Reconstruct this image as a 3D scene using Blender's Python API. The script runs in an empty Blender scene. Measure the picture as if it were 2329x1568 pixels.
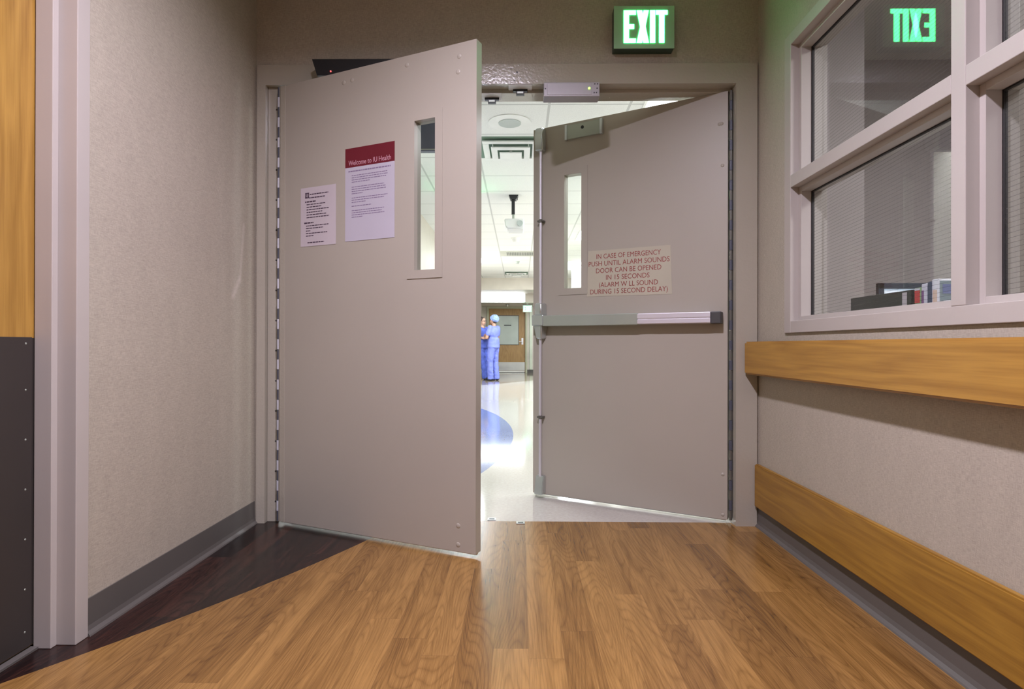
import bpy, bmesh, math, random
from mathutils import Vector, Matrix

random.seed(7)
SC = bpy.context.scene
COL = SC.collection
R = math.radians
PI = math.pi

# ------------------------------------------------------------------ camera
CAM_H = 0.867
cam_data = bpy.data.cameras.new('camera')
cam_data.sensor_width = 36.0
cam_data.lens = 36.0 * 1310.0 / 2329.0
cam_data.clip_start = 0.05
cam_data.clip_end = 100
cam = bpy.data.objects.new('camera', cam_data)
COL.objects.link(cam)
cam.matrix_world = (Matrix.Translation((0, 0, CAM_H)) @ Matrix.Rotation(R(0.765), 4, 'Z')
                    @ Matrix.Rotation(R(90.109), 4, 'X') @ Matrix.Rotation(R(0.12), 4, 'Z'))
SC.camera = cam

# ------------------------------------------------------------------ world + exposure
W = bpy.data.worlds.new('world')
SC.world = W
W.use_nodes = True
W.node_tree.nodes['Background'].inputs[0].default_value = (0.9, 0.85, 0.8, 1)
W.node_tree.nodes['Background'].inputs[1].default_value = 0.02
SC.view_settings.view_transform = 'Standard'
SC.view_settings.look = 'None'
SC.view_settings.exposure = 0.0
SC.view_settings.gamma = 1.0
SC.view_settings.use_curve_mapping = False

# lights: power and colour table (the lamps themselves are built with their fixtures)
P_NEAR = 74.0        # recessed can above the corridor
P_BACK = 3.0         # second can, behind the camera
C_NEAR = (1.0, 0.91, 1.12)
P_HALL = 106.0        # each 2x4 panel of the hall beyond
C_HALL = (0.93, 1.0, 1.06)
P_OFFICE = 75.0
C_OFFICE = (1.0, 0.95, 0.98)

# ------------------------------------------------------------------ materials
def new_mat(name):
    m = bpy.data.materials.new(name)
    m.use_nodes = True
    nt = m.node_tree
    b = nt.nodes['Principled BSDF']
    return m, nt, b

def N(nt, t, **kw):
    n = nt.nodes.new(t)
    for k, v in kw.items():
        setattr(n, k, v)
    return n

def L(nt, a, b):
    nt.links.new(a, b)

def math_n(nt, op, a=None, b=None, c=None):
    n = nt.nodes.new('ShaderNodeMath')
    n.operation = op
    for i, v in enumerate((a, b, c)):
        if v is None:
            continue
        if isinstance(v, (int, float)):
            n.inputs[i].default_value = v
        else:
            nt.links.new(v, n.inputs[i])
    return n.outputs[0]

def coords(nt):
    return nt.nodes.new('ShaderNodeTexCoord').outputs['Object']

def noise(nt, vec, scale=5, detail=3, rough=0.5, map_scale=None, dist=0.0):
    if map_scale is not None:
        mp = nt.nodes.new('ShaderNodeMapping')
        mp.inputs['Scale'].default_value = map_scale
        L(nt, vec, mp.inputs[0])
        vec = mp.outputs[0]
    n = nt.nodes.new('ShaderNodeTexNoise')
    n.inputs['Scale'].default_value = scale
    n.inputs['Detail'].default_value = detail
    n.inputs['Roughness'].default_value = rough
    n.inputs['Distortion'].default_value = dist
    L(nt, vec, n.inputs['Vector'])
    return n.outputs[0]

def ramp(nt, fac, stops):
    r = nt.nodes.new('ShaderNodeValToRGB')
    e = r.color_ramp.elements
    while len(e) < len(stops):
        e.new(0.5)
    for i, (p, c) in enumerate(stops):
        e[i].position = p
        e[i].color = (*c, 1) if len(c) == 3 else c
    L(nt, fac, r.inputs[0])
    return r.outputs[0]

def mixc(nt, fac, a, b, mode='MIX'):
    m = nt.nodes.new('ShaderNodeMix')
    m.data_type = 'RGBA'
    m.blend_type = mode
    for i, v in ((0, fac), (6, a), (7, b)):
        if isinstance(v, (int, float)):
            m.inputs[i].default_value = v
        elif isinstance(v, tuple):
            m.inputs[i].default_value = (*v, 1)
        else:
            L(nt, v, m.inputs[i])
    return m.outputs[2]

def bump(nt, b, h, strength=0.2, dist=0.002):
    n = nt.nodes.new('ShaderNodeBump')
    n.inputs['Strength'].default_value = strength
    n.inputs['Distance'].default_value = dist
    L(nt, h, n.inputs['Height'])
    L(nt, n.outputs[0], b.inputs['Normal'])

def mat(name, col, rough=0.5, metal=0.0, var=0.06, vscale=3.0, bscale=None, bstr=0.15, bdist=0.001, spec=None, emit=None, estr=0):
    m, nt, b = new_mat(name)
    v = coords(nt)
    n = noise(nt, v, vscale, 4)
    lo = tuple(max(0, c * (1 - var)) for c in col)
    hi = tuple(min(1, c * (1 + var)) for c in col)
    L(nt, ramp(nt, n, [(0.3, lo), (0.7, hi)]), b.inputs['Base Color'])
    b.inputs['Roughness'].default_value = rough
    b.inputs['Metallic'].default_value = metal
    if spec is not None:
        b.inputs['Specular IOR Level'].default_value = spec
    if bscale:
        bump(nt, b, noise(nt, v, bscale, 3), bstr, bdist)
    if emit:
        b.inputs['Emission Color'].default_value = (*emit, 1)
        b.inputs['Emission Strength'].default_value = estr
    return m

def wall_mat(name, col, scuff=False):
    m, nt, b = new_mat(name)
    v = coords(nt)
    h = noise(nt, v, 1.0, 4, 0.6, (60, 60, 700))      # horizontal threads
    w = noise(nt, v, 1.0, 4, 0.6, (700, 700, 60))     # vertical threads
    big = noise(nt, v, 1.0, 5, 0.6, (22, 22, 7))
    hv = math_n(nt, 'ADD', h, w)
    f = math_n(nt, 'MULTIPLY_ADD', hv, 0.5, 0)
    f2 = math_n(nt, 'ADD', math_n(nt, 'MULTIPLY', f, 0.91), math_n(nt, 'MULTIPLY', big, 0.09))
    lo = tuple(c * 0.80 for c in col)
    hi = tuple(min(1, c * 1.16) for c in col)
    cc = ramp(nt, f2, [(0.40, lo), (0.60, hi)])
    if scuff:      # pale rubbed scuff marks near the door frame
        sp = nt.nodes.new('ShaderNodeSeparateXYZ')
        L(nt, v, sp.inputs[0])
        for (ya, za, yb, zb, wd, amt) in ((2.672, 1.425, 2.640, 1.18, 0.016, 0.40), (2.635, 1.17, 2.575, 1.09, 0.022, 0.6)):
            dy, dz = yb - ya, zb - za
            ln2 = dy * dy + dz * dz
            py_ = math_n(nt, 'SUBTRACT', sp.outputs[1], ya)
            pz_ = math_n(nt, 'SUBTRACT', sp.outputs[2], za)
            tt = math_n(nt, 'ADD', math_n(nt, 'MULTIPLY', py_, dy / ln2), math_n(nt, 'MULTIPLY', pz_, dz / ln2))
            tt = math_n(nt, 'MINIMUM', math_n(nt, 'MAXIMUM', tt, 0.0), 1.0)
            ey = math_n(nt, 'SUBTRACT', py_, math_n(nt, 'MULTIPLY', tt, dy))
            ez = math_n(nt, 'SUBTRACT', pz_, math_n(nt, 'MULTIPLY', tt, dz))
            dd = math_n(nt, 'SQRT', math_n(nt, 'ADD', math_n(nt, 'MULTIPLY', ey, ey), math_n(nt, 'MULTIPLY', ez, ez)))
            mk = math_n(nt, 'MAXIMUM', math_n(nt, 'SUBTRACT', 1.0, math_n(nt, 'DIVIDE', dd, wd)), 0.0)
            mk = math_n(nt, 'MULTIPLY', math_n(nt, 'MULTIPLY', mk, noise(nt, v, 60, 3)), amt * 1.8)
            cc = mixc(nt, mk, cc, (0.62, 0.56, 0.50))
    L(nt, cc, b.inputs['Base Color'])
    b.inputs['Roughness'].default_value = 0.62
    b.inputs['Specular IOR Level'].default_value = 0.3
    bump(nt, b, f, 0.25, 0.0006)
    return m

def wood_mat(name, base, dark, axis='Y', rough=0.35, ring=1.0):
    """laminate wood: long straight grain with cathedral figure along an axis"""
    m, nt, b = new_mat(name)
    v = coords(nt)
    s = {'X': (1.2, 12, 12), 'Y': (12, 1.2, 12), 'Z': (9, 9, 1.6)}[axis]
    s2 = {'X': (4, 160, 160), 'Y': (160, 4, 160), 'Z': (160, 160, 4)}[axis]
    fine = noise(nt, v, 1.0, 5, 0.65, s2)
    warp = noise(nt, v, 1.0, 3, 0.5, tuple(a * 0.42 for a in s))
    rings = math_n(nt, 'FRACT', math_n(nt, 'MULTIPLY', warp, 11.0 * ring))
    rings = math_n(nt, 'ABSOLUTE', math_n(nt, 'SUBTRACT', rings, 0.5))
    f = math_n(nt, 'ADD', math_n(nt, 'MULTIPLY', fine, 0.65), math_n(nt, 'MULTIPLY', rings, 0.55))
    L(nt, ramp(nt, f, [(0.25, dark), (0.62, base), (0.9, tuple(min(1, c * 1.12) for c in base))]), b.inputs['Base Color'])
    b.inputs['Roughness'].default_value = rough
    bump(nt, b, fine, 0.08, 0.0004)
    return m

def emis(name, col, strength):
    m, nt, b = new_mat(name)
    b.inputs['Base Color'].default_value = (0.8, 0.8, 0.8, 1)
    b.inputs['Emission Color'].default_value = (*col, 1)
    b.inputs['Emission Strength'].default_value = strength
    return m

def floor_mat():
    m, nt, b = new_mat('plank_floor')
    v = coords(nt)
    sp = nt.nodes.new('ShaderNodeSeparateXYZ')
    L(nt, v, sp.inputs[0])
    x, y = sp.outputs[0], sp.outputs[1]
    pw, pl = 0.1, 0.914
    u = math_n(nt, 'DIVIDE', math_n(nt, 'SUBTRACT', x, 0.027), pw)
    row = math_n(nt, 'FLOOR', u)
    fu = math_n(nt, 'SUBTRACT', u, row)
    wn = N(nt, 'ShaderNodeTexWhiteNoise', noise_dimensions='1D')
    L(nt, row, wn.inputs['W'])
    w = math_n(nt, 'ADD', math_n(nt, 'DIVIDE', y, pl), math_n(nt, 'MULTIPLY', wn.outputs[0], 7.3))
    col = math_n(nt, 'FLOOR', w)
    fw = math_n(nt, 'SUBTRACT', w, col)
    cid = nt.nodes.new('ShaderNodeCombineXYZ')
    L(nt, row, cid.inputs[0]); L(nt, col, cid.inputs[1])
    wn2 = N(nt, 'ShaderNodeTexWhiteNoise', noise_dimensions='3D')
    L(nt, cid.outputs[0], wn2.inputs['Vector'])
    pid = wn2.outputs[0]
    # grain coordinates: local to the plank, shifted by the plank id
    gx = math_n(nt, 'ADD', math_n(nt, 'MULTIPLY', fu, pw), math_n(nt, 'MULTIPLY', pid, 13.7))
    gy = math_n(nt, 'ADD', y, math_n(nt, 'MULTIPLY', pid, 31.0))
    g = nt.nodes.new('ShaderNodeCombineXYZ')
    L(nt, gx, g.inputs[0]); L(nt, gy, g.inputs[1])
    fine = noise(nt, g.outputs[0], 1.0, 5, 0.7, (300, 7, 1))
    med = noise(nt, g.outputs[0], 1.0, 3, 0.5, (30, 1.6, 1))
    warp = noise(nt, g.outputs[0], 1.0, 1, 0.35, (8, 0.85, 1))
    rings = math_n(nt, 'FRACT', math_n(nt, 'MULTIPLY', warp, 30.0))
    rings = math_n(nt, 'POWER', math_n(nt, 'MULTIPLY', math_n(nt, 'ABSOLUTE', math_n(nt, 'SUBTRACT', rings, 0.5)), 2.0), 3.0)
    s = math_n(nt, 'ADD', math_n(nt, 'MULTIPLY', fine, 0.50), math_n(nt, 'MULTIPLY', med, 0.38))
    s = math_n(nt, 'SUBTRACT', s, math_n(nt, 'MULTIPLY', rings, math_n(nt, 'MULTIPLY', fine, 0.17)))
    s = math_n(nt, 'ADD', s, math_n(nt, 'MULTIPLY', math_n(nt, 'SUBTRACT', pid, 0.5), 0.17))
    s = math_n(nt, 'ADD', s, 0.06)
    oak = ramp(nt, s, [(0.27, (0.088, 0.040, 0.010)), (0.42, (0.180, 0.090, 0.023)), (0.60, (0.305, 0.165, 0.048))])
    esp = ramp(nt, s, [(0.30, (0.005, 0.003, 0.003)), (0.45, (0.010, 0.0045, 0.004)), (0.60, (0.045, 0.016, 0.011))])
    # curved boundary between the dark border and the oak field
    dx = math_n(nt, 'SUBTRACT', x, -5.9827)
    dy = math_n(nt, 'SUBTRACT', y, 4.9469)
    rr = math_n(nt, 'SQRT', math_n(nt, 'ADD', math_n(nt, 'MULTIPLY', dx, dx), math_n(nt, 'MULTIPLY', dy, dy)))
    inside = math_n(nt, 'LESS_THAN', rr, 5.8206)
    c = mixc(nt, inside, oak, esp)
    # joints
    e1 = math_n(nt, 'LESS_THAN', math_n(nt, 'MULTIPLY', math_n(nt, 'MINIMUM', fu, math_n(nt, 'SUBTRACT', 1.0, fu)), pw), 0.0005)
    e2 = math_n(nt, 'LESS_THAN', math_n(nt, 'MULTIPLY', math_n(nt, 'MINIMUM', fw, math_n(nt, 'SUBTRACT', 1.0, fw)), pl), 0.0006)
    e = math_n(nt, 'MAXIMUM', e1, e2)
    c = mixc(nt, math_n(nt, 'MULTIPLY', e, 0.45), c, (0.06, 0.03, 0.012))
    L(nt, c, b.inputs['Base Color'])
    b.inputs['Roughness'].default_value = 0.27
    b.inputs['Specular IOR Level'].default_value = 0.48
    bump(nt, b, fine, 0.10, 0.0004)
    return m

def hall_floor_mat():
    m, nt, b = new_mat('hall_vinyl')
    v = coords(nt)
    sp = nt.nodes.new('ShaderNodeSeparateXYZ')
    L(nt, v, sp.inputs[0])
    x, y = sp.outputs[0], sp.outputs[1]
    n = noise(nt, v, 60, 4, 0.6)
    cream = ramp(nt, n, [(0.3, (0.47, 0.45, 0.40)), (0.7, (0.55, 0.53, 0.48))])
    blue = ramp(nt, n, [(0.3, (0.15, 0.19, 0.36)), (0.7, (0.20, 0.25, 0.44))])
    tan = ramp(nt, n, [(0.3, (0.22, 0.18, 0.13)), (0.7, (0.26, 0.22, 0.16))])
    dx = math_n(nt, 'ADD', x, 6.56)
    dy = math_n(nt, 'SUBTRACT', y, 5.5)
    rr = math_n(nt, 'SQRT', math_n(nt, 'ADD', math_n(nt, 'MULTIPLY', dx, dx), math_n(nt, 'MULTIPLY', dy, dy)))
    inside = math_n(nt, 'LESS_THAN', rr, 6.5)
    c = mixc(nt, inside, cream, blue)
    far = math_n(nt, 'GREATER_THAN', math_n(nt, 'SUBTRACT', y, math_n(nt, 'MULTIPLY', x, 1.493)), 13.79)
    c = mixc(nt, far, c, tan)
    L(nt, c, b.inputs['Base Color'])
    b.inputs['Roughness'].default_value = 0.085
    b.inputs['Specular IOR Level'].default_value = 0.6
    return m

def ceiling_mat():
    m, nt, b = new_mat('ceiling_tile')
    v = coords(nt)
    sp = nt.nodes.new('ShaderNodeSeparateXYZ')
    L(nt, v, sp.inputs[0])
    g = None
    for o, off in ((sp.outputs[0], 0.22), (sp.outputs[1], 6.18)):
        u = math_n(nt, 'DIVIDE', math_n(nt, 'SUBTRACT', o, off), 0.61)
        f = math_n(nt, 'FRACT', math_n(nt, 'ADD', u, 0.5))
        d = math_n(nt, 'MULTIPLY', math_n(nt, 'ABSOLUTE', math_n(nt, 'SUBTRACT', f, 0.5)), 0.61)
        k = math_n(nt, 'LESS_THAN', d, 0.010)
        g = k if g is None else math_n(nt, 'MAXIMUM', g, k)
    n = noise(nt, v, 120, 3)
    tile = ramp(nt, n, [(0.35, (0.74, 0.75, 0.72)), (0.6, (0.80, 0.81, 0.78))])
    L(nt, mixc(nt, g, tile, (0.52, 0.53, 0.51)), b.inputs['Base Color'])
    b.inputs['Roughness'].default_value = 0.8
    return m

def glass_mat(name, wires=False, tint=(0.93, 0.95, 0.94)):
    m, nt, b = new_mat(name)
    nt.nodes.remove(b)
    out = nt.nodes['Material Output']
    tr = nt.nodes.new('ShaderNodeBsdfTransparent')
    tr.inputs[0].default_value = (*tint, 1)
    gl = nt.nodes.new('ShaderNodeBsdfGlossy')
    gl.inputs['Roughness'].default_value = 0.0
    fr = nt.nodes.new('ShaderNodeFresnel')
    geo = nt.nodes.new('ShaderNodeNewGeometry')      # same reflectance entering and leaving the thin pane
    L(nt, math_n(nt, 'MULTIPLY_ADD', geo.outputs['Backfacing'], 1 / 1.52 - 1.52, 1.52), fr.inputs[0])
    mx = nt.nodes.new('ShaderNodeMixShader')
    L(nt, fr.outputs[0], mx.inputs[0])
    L(nt, tr.outputs[0], mx.inputs[1])
    L(nt, gl.outputs[0], mx.inputs[2])
    res = mx.outputs[0]
    if wires:
        v = coords(nt)
        mp = nt.nodes.new('ShaderNodeMapping')
        mp.inputs['Rotation'].default_value = (R(3.0), 0, 0)
        L(nt, v, mp.inputs[0])
        sp = nt.nodes.new('ShaderNodeSeparateXYZ')
        L(nt, mp.outputs[0], sp.inputs[0])
        g = None
        for o in (sp.outputs[1], sp.outputs[2]):
            f = math_n(nt, 'FRACT', math_n(nt, 'DIVIDE', o, 0.0127))
            d = math_n(nt, 'MULTIPLY', math_n(nt, 'ABSOLUTE', math_n(nt, 'SUBTRACT', f, 0.5)), 0.0127)
            k = math_n(nt, 'LESS_THAN', d, 0.00055)
            if g is None:
                k = math_n(nt, 'MULTIPLY', k, 0.15)
            g = k if g is None else math_n(nt, 'MAXIMUM', g, k)
        df = nt.nodes.new('ShaderNodeBsdfDiffuse')
        df.inputs[0].default_value = (0.06, 0.055, 0.055, 1)
        m2 = nt.nodes.new('ShaderNodeMixShader')
        L(nt, math_n(nt, 'MULTIPLY', g, 0.34), m2.inputs[0])
        L(nt, res, m2.inputs[1])
        L(nt, df.outputs[0], m2.inputs[2])
        res = m2.outputs[0]
    L(nt, res, out.inputs[0])
    return m

M = {}
M['wall'] = wall_mat('wallcovering', (0.41, 0.370, 0.298))
M['wall_scuffed'] = wall_mat('wallcovering_scuffed', (0.41, 0.370, 0.298), True)
M['wall_hall'] = mat('hall_paint', (0.60, 0.56, 0.49), 0.6)
M['wall_office'] = mat('office_paint', (0.40, 0.36, 0.36), 0.7)
M['paint'] = mat('taupe_enamel', (0.40, 0.372, 0.303), 0.19, var=0.03, bscale=75, bstr=1.0, bdist=0.0009, spec=0.8)
M['paint_win'] = mat('window_enamel', (0.43, 0.395, 0.36), 0.33, var=0.03, bscale=120, bstr=0.10)
M['door'] = mat('door_enamel', (0.385, 0.356, 0.296), 0.42, var=0.03, vscale=1.5, bscale=260, bstr=0.10, bdist=0.0006)
M['hinge_a'] = mat('hinge_aluminium', (0.58, 0.60, 0.66), 0.45, 0.2)
M['hinge_b'] = mat('hinge_dark', (0.09, 0.10, 0.13), 0.4, 0.3)  # darker metal of every other hinge knuckle
M['hinge_c'] = mat('hinge_bronze', (0.16, 0.16, 0.14), 0.45, 0.6)
M['alu'] = mat('satin_aluminium', (0.60, 0.64, 0.64), 0.28, 0.85, var=0.05)
M['alu_l'] = mat('bright_aluminium', (0.68, 0.67, 0.72), 0.42, 0.55, var=0.03)
M['alu_g'] = mat('plate_grey', (0.38, 0.42, 0.36), 0.42, 0.45)
M['dark'] = mat('black_plastic', (0.012, 0.013, 0.015), 0.35)
M['darkgrey'] = mat('dark_grey_plastic', (0.055, 0.055, 0.055), 0.45)
M['gasket'] = mat('gasket_rubber', (0.02, 0.018, 0.018), 0.7)
M['slate'] = mat('slate_panel', (0.05, 0.068, 0.115), 0.4)
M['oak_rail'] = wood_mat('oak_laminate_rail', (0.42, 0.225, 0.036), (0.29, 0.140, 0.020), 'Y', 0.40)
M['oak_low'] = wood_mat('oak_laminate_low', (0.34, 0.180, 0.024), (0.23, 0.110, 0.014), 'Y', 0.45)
M['oak_door'] = wood_mat('oak_veneer_door', (0.40, 0.225, 0.046), (0.27, 0.138, 0.024), 'Z', 0.38)
M['oak_far'] = wood_mat('oak_veneer_far', (0.40, 0.24, 0.085), (0.30, 0.17, 0.055), 'Z', 0.4)
M['kick'] = mat('armour_plate', (0.045, 0.038, 0.034), 0.42, 0.25)
M['cove'] = mat('cove_base', (0.098, 0.090, 0.080), 0.5)
M['floor'] = floor_mat()
M['hall_floor'] = hall_floor_mat()
M['ceil'] = ceiling_mat()
M['ceil_near'] = mat('corridor_ceiling', (0.62, 0.60, 0.57), 0.8)
M['white'] = mat('white_metal', (0.78, 0.79, 0.76), 0.45)
M['white_p'] = mat('white_plastic', (0.72, 0.72, 0.70), 0.5)
M['grille'] = mat('speaker_grille', (0.45, 0.50, 0.47), 0.6)
M['grille_d'] = mat('dark_grille', (0.20, 0.21, 0.19), 0.6)
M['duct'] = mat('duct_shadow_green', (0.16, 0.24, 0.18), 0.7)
M['paper'] = mat('white_paper', (0.52, 0.47, 0.49), 0.7)
M['paper_s'] = mat('poster_paper', (0.46, 0.44, 0.50), 0.6)
M['ink'] = mat('black_ink', (0.06, 0.035, 0.06), 0.7)
M['ink_l'] = mat('grey_ink', (0.22, 0.17, 0.27), 0.7)
M['crimson'] = mat('crimson_ink', (0.125, 0.003, 0.012), 0.6)
M['pink_ink'] = mat('pale_lettering', (0.55, 0.30, 0.36), 0.6)
M['sticker'] = mat('cream_sticker', (0.46, 0.43, 0.33), 0.5)
M['red_ink'] = mat('red_lettering', (0.26, 0.045, 0.038), 0.5)
M['glass'] = glass_mat('clear_glass')
M['wired'] = glass_mat('wired_glass', True)
M['frost'] = mat('frosted_glass', (0.46, 0.52, 0.47), 0.25)
M['green'] = emis('exit_green', (0.045, 1.0, 0.24), 19.0)
M['exit_face'] = mat('exit_housing', (0.34, 0.60, 0.38), 0.45, 0.0)
M['exit_side'] = mat('exit_housing_side', (0.02, 0.05, 0.03), 0.4)
M['green_far'] = emis('exit_green_far', (0.15, 1.0, 0.5), 3.0)
M['led_g'] = emis('led_green', (0.35, 1.0, 0.02), 2.2)
M['led_r'] = emis('led_red', (1.0, 0.02, 0.02), 2.0)
M['lens'] = emis('lamp_lens', (1.0, 0.92, 1.05), 230.0)
M['panel'] = emis('light_panel', (0.97, 1.0, 1.0), 3.2)
M['steel'] = mat('steel_kick', (0.55, 0.55, 0.53), 0.3, 0.8)
M['skin'] = mat('skin', (0.55, 0.33, 0.24), 0.5)
M['skin2'] = mat('skin_tan', (0.42, 0.23, 0.15), 0.5)
M['hair'] = mat('dark_hair', (0.035, 0.022, 0.018), 0.5, bscale=80)
M['scrub_a'] = mat('blue_scrubs', (0.08, 0.12, 0.48), 0.8, var=0.25, vscale=9)
M['scrub_b'] = mat('periwinkle_scrubs', (0.16, 0.20, 0.62), 0.8, var=0.18, vscale=9)
M['cap'] = mat('pale_blue_cap', (0.24, 0.34, 0.66), 0.8, var=0.35, vscale=22)
M['shoe'] = mat('black_shoe', (0.012, 0.012, 0.016), 0.45)
M['eye'] = mat('eye_dark', (0.02, 0.015, 0.012), 0.3)
M['lip'] = mat('lip', (0.40, 0.15, 0.13), 0.5)
M['tray'] = mat('dark_tray', (0.018, 0.024, 0.020), 0.45)
M['mon'] = mat('monitor_shell', (0.02, 0.032, 0.055), 0.4)
M['screen'] = emis('screen_glow', (0.55, 0.75, 1.0), 0.55)
M['counter'] = mat('counter_laminate', (0.45, 0.42, 0.36), 0.4)
M['b_red'] = mat('spine_red', (0.55, 0.05, 0.05), 0.5)
M['b_white'] = mat('spine_white', (0.62, 0.62, 0.70), 0.5)
M['b_green'] = mat('spine_green', (0.25, 0.38, 0.18), 0.5)
M['b_dark'] = mat('spine_slate', (0.05, 0.07, 0.12), 0.5)
M['b_peach'] = mat('spine_peach', (0.60, 0.40, 0.32), 0.5)
M['b_blue'] = mat('cover_blue', (0.05, 0.07, 0.25), 0.5)
M['b_teal'] = mat('cover_slate', (0.12, 0.17, 0.21), 0.5)
M['violet'] = mat('spine_violet', (0.20, 0.08, 0.22), 0.5)

# ------------------------------------------------------------------ mesh helpers
def bm_new():
    return bmesh.new()

def box(bm, x0, x1, y0, y1, z0, z1, bev=0.0, seg=2):
    b = bmesh.new()
    vs = [b.verts.new(p) for p in ((x0, y0, z0), (x1, y0, z0), (x1, y1, z0), (x0, y1, z0),
                                   (x0, y0, z1), (x1, y0, z1), (x1, y1, z1), (x0, y1, z1))]
    for f in ((0, 3, 2, 1), (4, 5, 6, 7), (0, 1, 5, 4), (1, 2, 6, 5), (2, 3, 7, 6), (3, 0, 4, 7)):
        b.faces.new([vs[i] for i in f])
    bmesh.ops.recalc_face_normals(b, faces=b.faces)
    if bev > 0:
        bmesh.ops.bevel(b, geom=list(b.edges), offset=bev, segments=seg, affect='EDGES', profile=0.5)
    merge(bm, b)

def merge(bm, b, mi=None):
    me = bpy.data.meshes.new('tmp')
    if mi is not None:
        for f in b.faces:
            f.material_index = mi
    b.to_mesh(me)
    b.free()
    bm.from_mesh(me)
    bpy.data.meshes.remove(me)

def prism(bm, pts, axis, a, b_):
    """extrude a 2D outline along an axis: pts are the other two coordinates in order"""
    b = bmesh.new()
    def P(p, t):
        return {'X': (t, p[0], p[1]), 'Y': (p[0], t, p[1]), 'Z': (p[0], p[1], t)}[axis]
    lo = [b.verts.new(P(p, a)) for p in pts]
    hi = [b.verts.new(P(p, b_)) for p in pts]
    n = len(pts)
    b.faces.new(lo)
    b.faces.new(list(reversed(hi)))
    for i in range(n):
        b.faces.new((lo[i], hi[i], hi[(i + 1) % n], lo[(i + 1) % n]))
    bmesh.ops.recalc_face_normals(b, faces=b.faces)
    merge(bm, b)

def cyl(bm, p0, p1, r0, r1=None, seg=20):
    r1 = r0 if r1 is None else r1
    p0, p1 = Vector(p0), Vector(p1)
    d = p1 - p0
    b = bmesh.new()
    bmesh.ops.create_cone(b, cap_ends=True, segments=seg, radius1=r0, radius2=r1, depth=d.length)
    q = Vector((0, 0, 1)).rotation_difference(d.normalized())
    bmesh.ops.transform(b, matrix=Matrix.Translation((p0 + p1) / 2) @ q.to_matrix().to_4x4(), verts=b.verts)
    merge(bm, b)

def ball(bm, c, r, seg=20, rings=12, rot=None):
    if isinstance(r, (int, float)):
        r = (r, r, r)
    b = bmesh.new()
    bmesh.ops.create_uvsphere(b, u_segments=seg, v_segments=rings, radius=1.0)
    mt = Matrix.Translation(c)
    if rot is not None:
        mt = mt @ rot.to_4x4()
    bmesh.ops.transform(b, matrix=mt @ Matrix.Diagonal((*r, 1)), verts=b.verts)
    merge(bm, b)

def cap(bm, p0, r0, p1, r1):
    p0, p1 = Vector(p0), Vector(p1)
    ball(bm, p0, r0, 14, 10)
    ball(bm, p1, r1, 14, 10)
    cyl(bm, p0, p1, r0, r1, 16)

def wpos(o):
    p = Vector(o.location)
    while o.parent:
        o = o.parent
        p += Vector(o.location)
    return p

def setup(o, label=None, cat=None, group=None, kind=None):
    if label: o['label'] = label
    if cat: o['category'] = cat
    if group: o['group'] = group
    if kind: o['kind'] = kind
    return o

def obj(name, bm, mats, parent=None, local=False, origin=None, smooth=False, label=None):
    """one mesh object; vertices given in world space unless local (then in the parent's space)"""
    me = bpy.data.meshes.new(name)
    if not isinstance(mats, (list, tuple)):
        mats = [mats]
    for m in mats:
        me.materials.append(m)
    o = bpy.data.objects.new(name, me)
    if parent is not None:
        o.parent = parent
        if not local:
            bm.transform(Matrix.Translation(-wpos(parent)))
    elif origin is not None:
        o.location = origin
        if not local:
            bm.transform(Matrix.Translation(-Vector(origin)))
    if smooth:
        for f in bm.faces:
            f.smooth = True
    bm.to_mesh(me)
    bm.free()
    if smooth:
        try:
            me.set_sharp_from_angle(angle=R(40))
        except Exception:
            pass
    COL.objects.link(o)
    if label:
        o['label'] = label
    return o

def thing(name, label, cat, loc=(0, 0, 0), rotz=0.0, group=None, kind=None):
    o = bpy.data.objects.new(name, None)
    o.empty_display_size = 0.1
    COL.objects.link(o)
    o.location = loc
    o.rotation_euler = (0, 0, rotz)
    return setup(o, label, cat, group, kind)

def bxobj(name, m, b, parent=None, local=False, bev=0.0, **kw):
    bm = bm_new()
    box(bm, *b, bev=bev)
    return obj(name, bm, m, parent, local, **kw)

def text_bm(s, size, width=None, align='CENTER', bold=0.0):
    """outline letters lying in the XY plane, centred at the origin baseline"""
    c = bpy.data.curves.new('t', 'FONT')
    c.body = s
    c.size = size
    c.align_x = align
    c.offset = bold
    c.extrude = 0.0002
    c.resolution_u = 3
    o = bpy.data.objects.new('t', c)
    COL.objects.link(o)
    dg = bpy.context.evaluated_depsgraph_get()
    me = bpy.data.meshes.new_from_object(o.evaluated_get(dg))
    bm = bmesh.new()
    bm.from_mesh(me)
    bpy.data.objects.remove(o)
    bpy.data.meshes.remove(me)
    if width:
        xs = [v.co.x for v in bm.verts]
        w = max(xs) - min(xs)
        mid = (max(xs) + min(xs)) / 2
        for v in bm.verts:
            if align == 'CENTER':
                v.co.x = (v.co.x - mid) * width / w
            else:
                v.co.x = (v.co.x - min(xs)) * width / w
    return bm

def bake(bm, voxel, smooth_it=4, noise_amt=0.0, nscale=0.08):
    """weld a pile of overlapping solids into one continuous skin"""
    me = bpy.data.meshes.new('t')
    bm.to_mesh(me)
    bm.free()
    o = bpy.data.objects.new('t', me)
    COL.objects.link(o)
    r = o.modifiers.new('r', 'REMESH')
    r.mode = 'VOXEL'
    r.voxel_size = voxel
    if smooth_it:
        s = o.modifiers.new('s', 'SMOOTH')
        s.iterations = smooth_it
        s.factor = 0.5
    if noise_amt:
        t = bpy.data.textures.new('folds', 'CLOUDS')
        t.noise_scale = nscale
        d = o.modifiers.new('d', 'DISPLACE')
        d.texture = t
        d.strength = noise_amt
        d.texture_coords = 'LOCAL'
    dg = bpy.context.evaluated_depsgraph_get()
    m2 = bpy.data.meshes.new_from_object(o.evaluated_get(dg))
    b2 = bmesh.new()
    b2.from_mesh(m2)
    bpy.data.objects.remove(o)
    bpy.data.meshes.remove(m2)
    return b2

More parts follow.
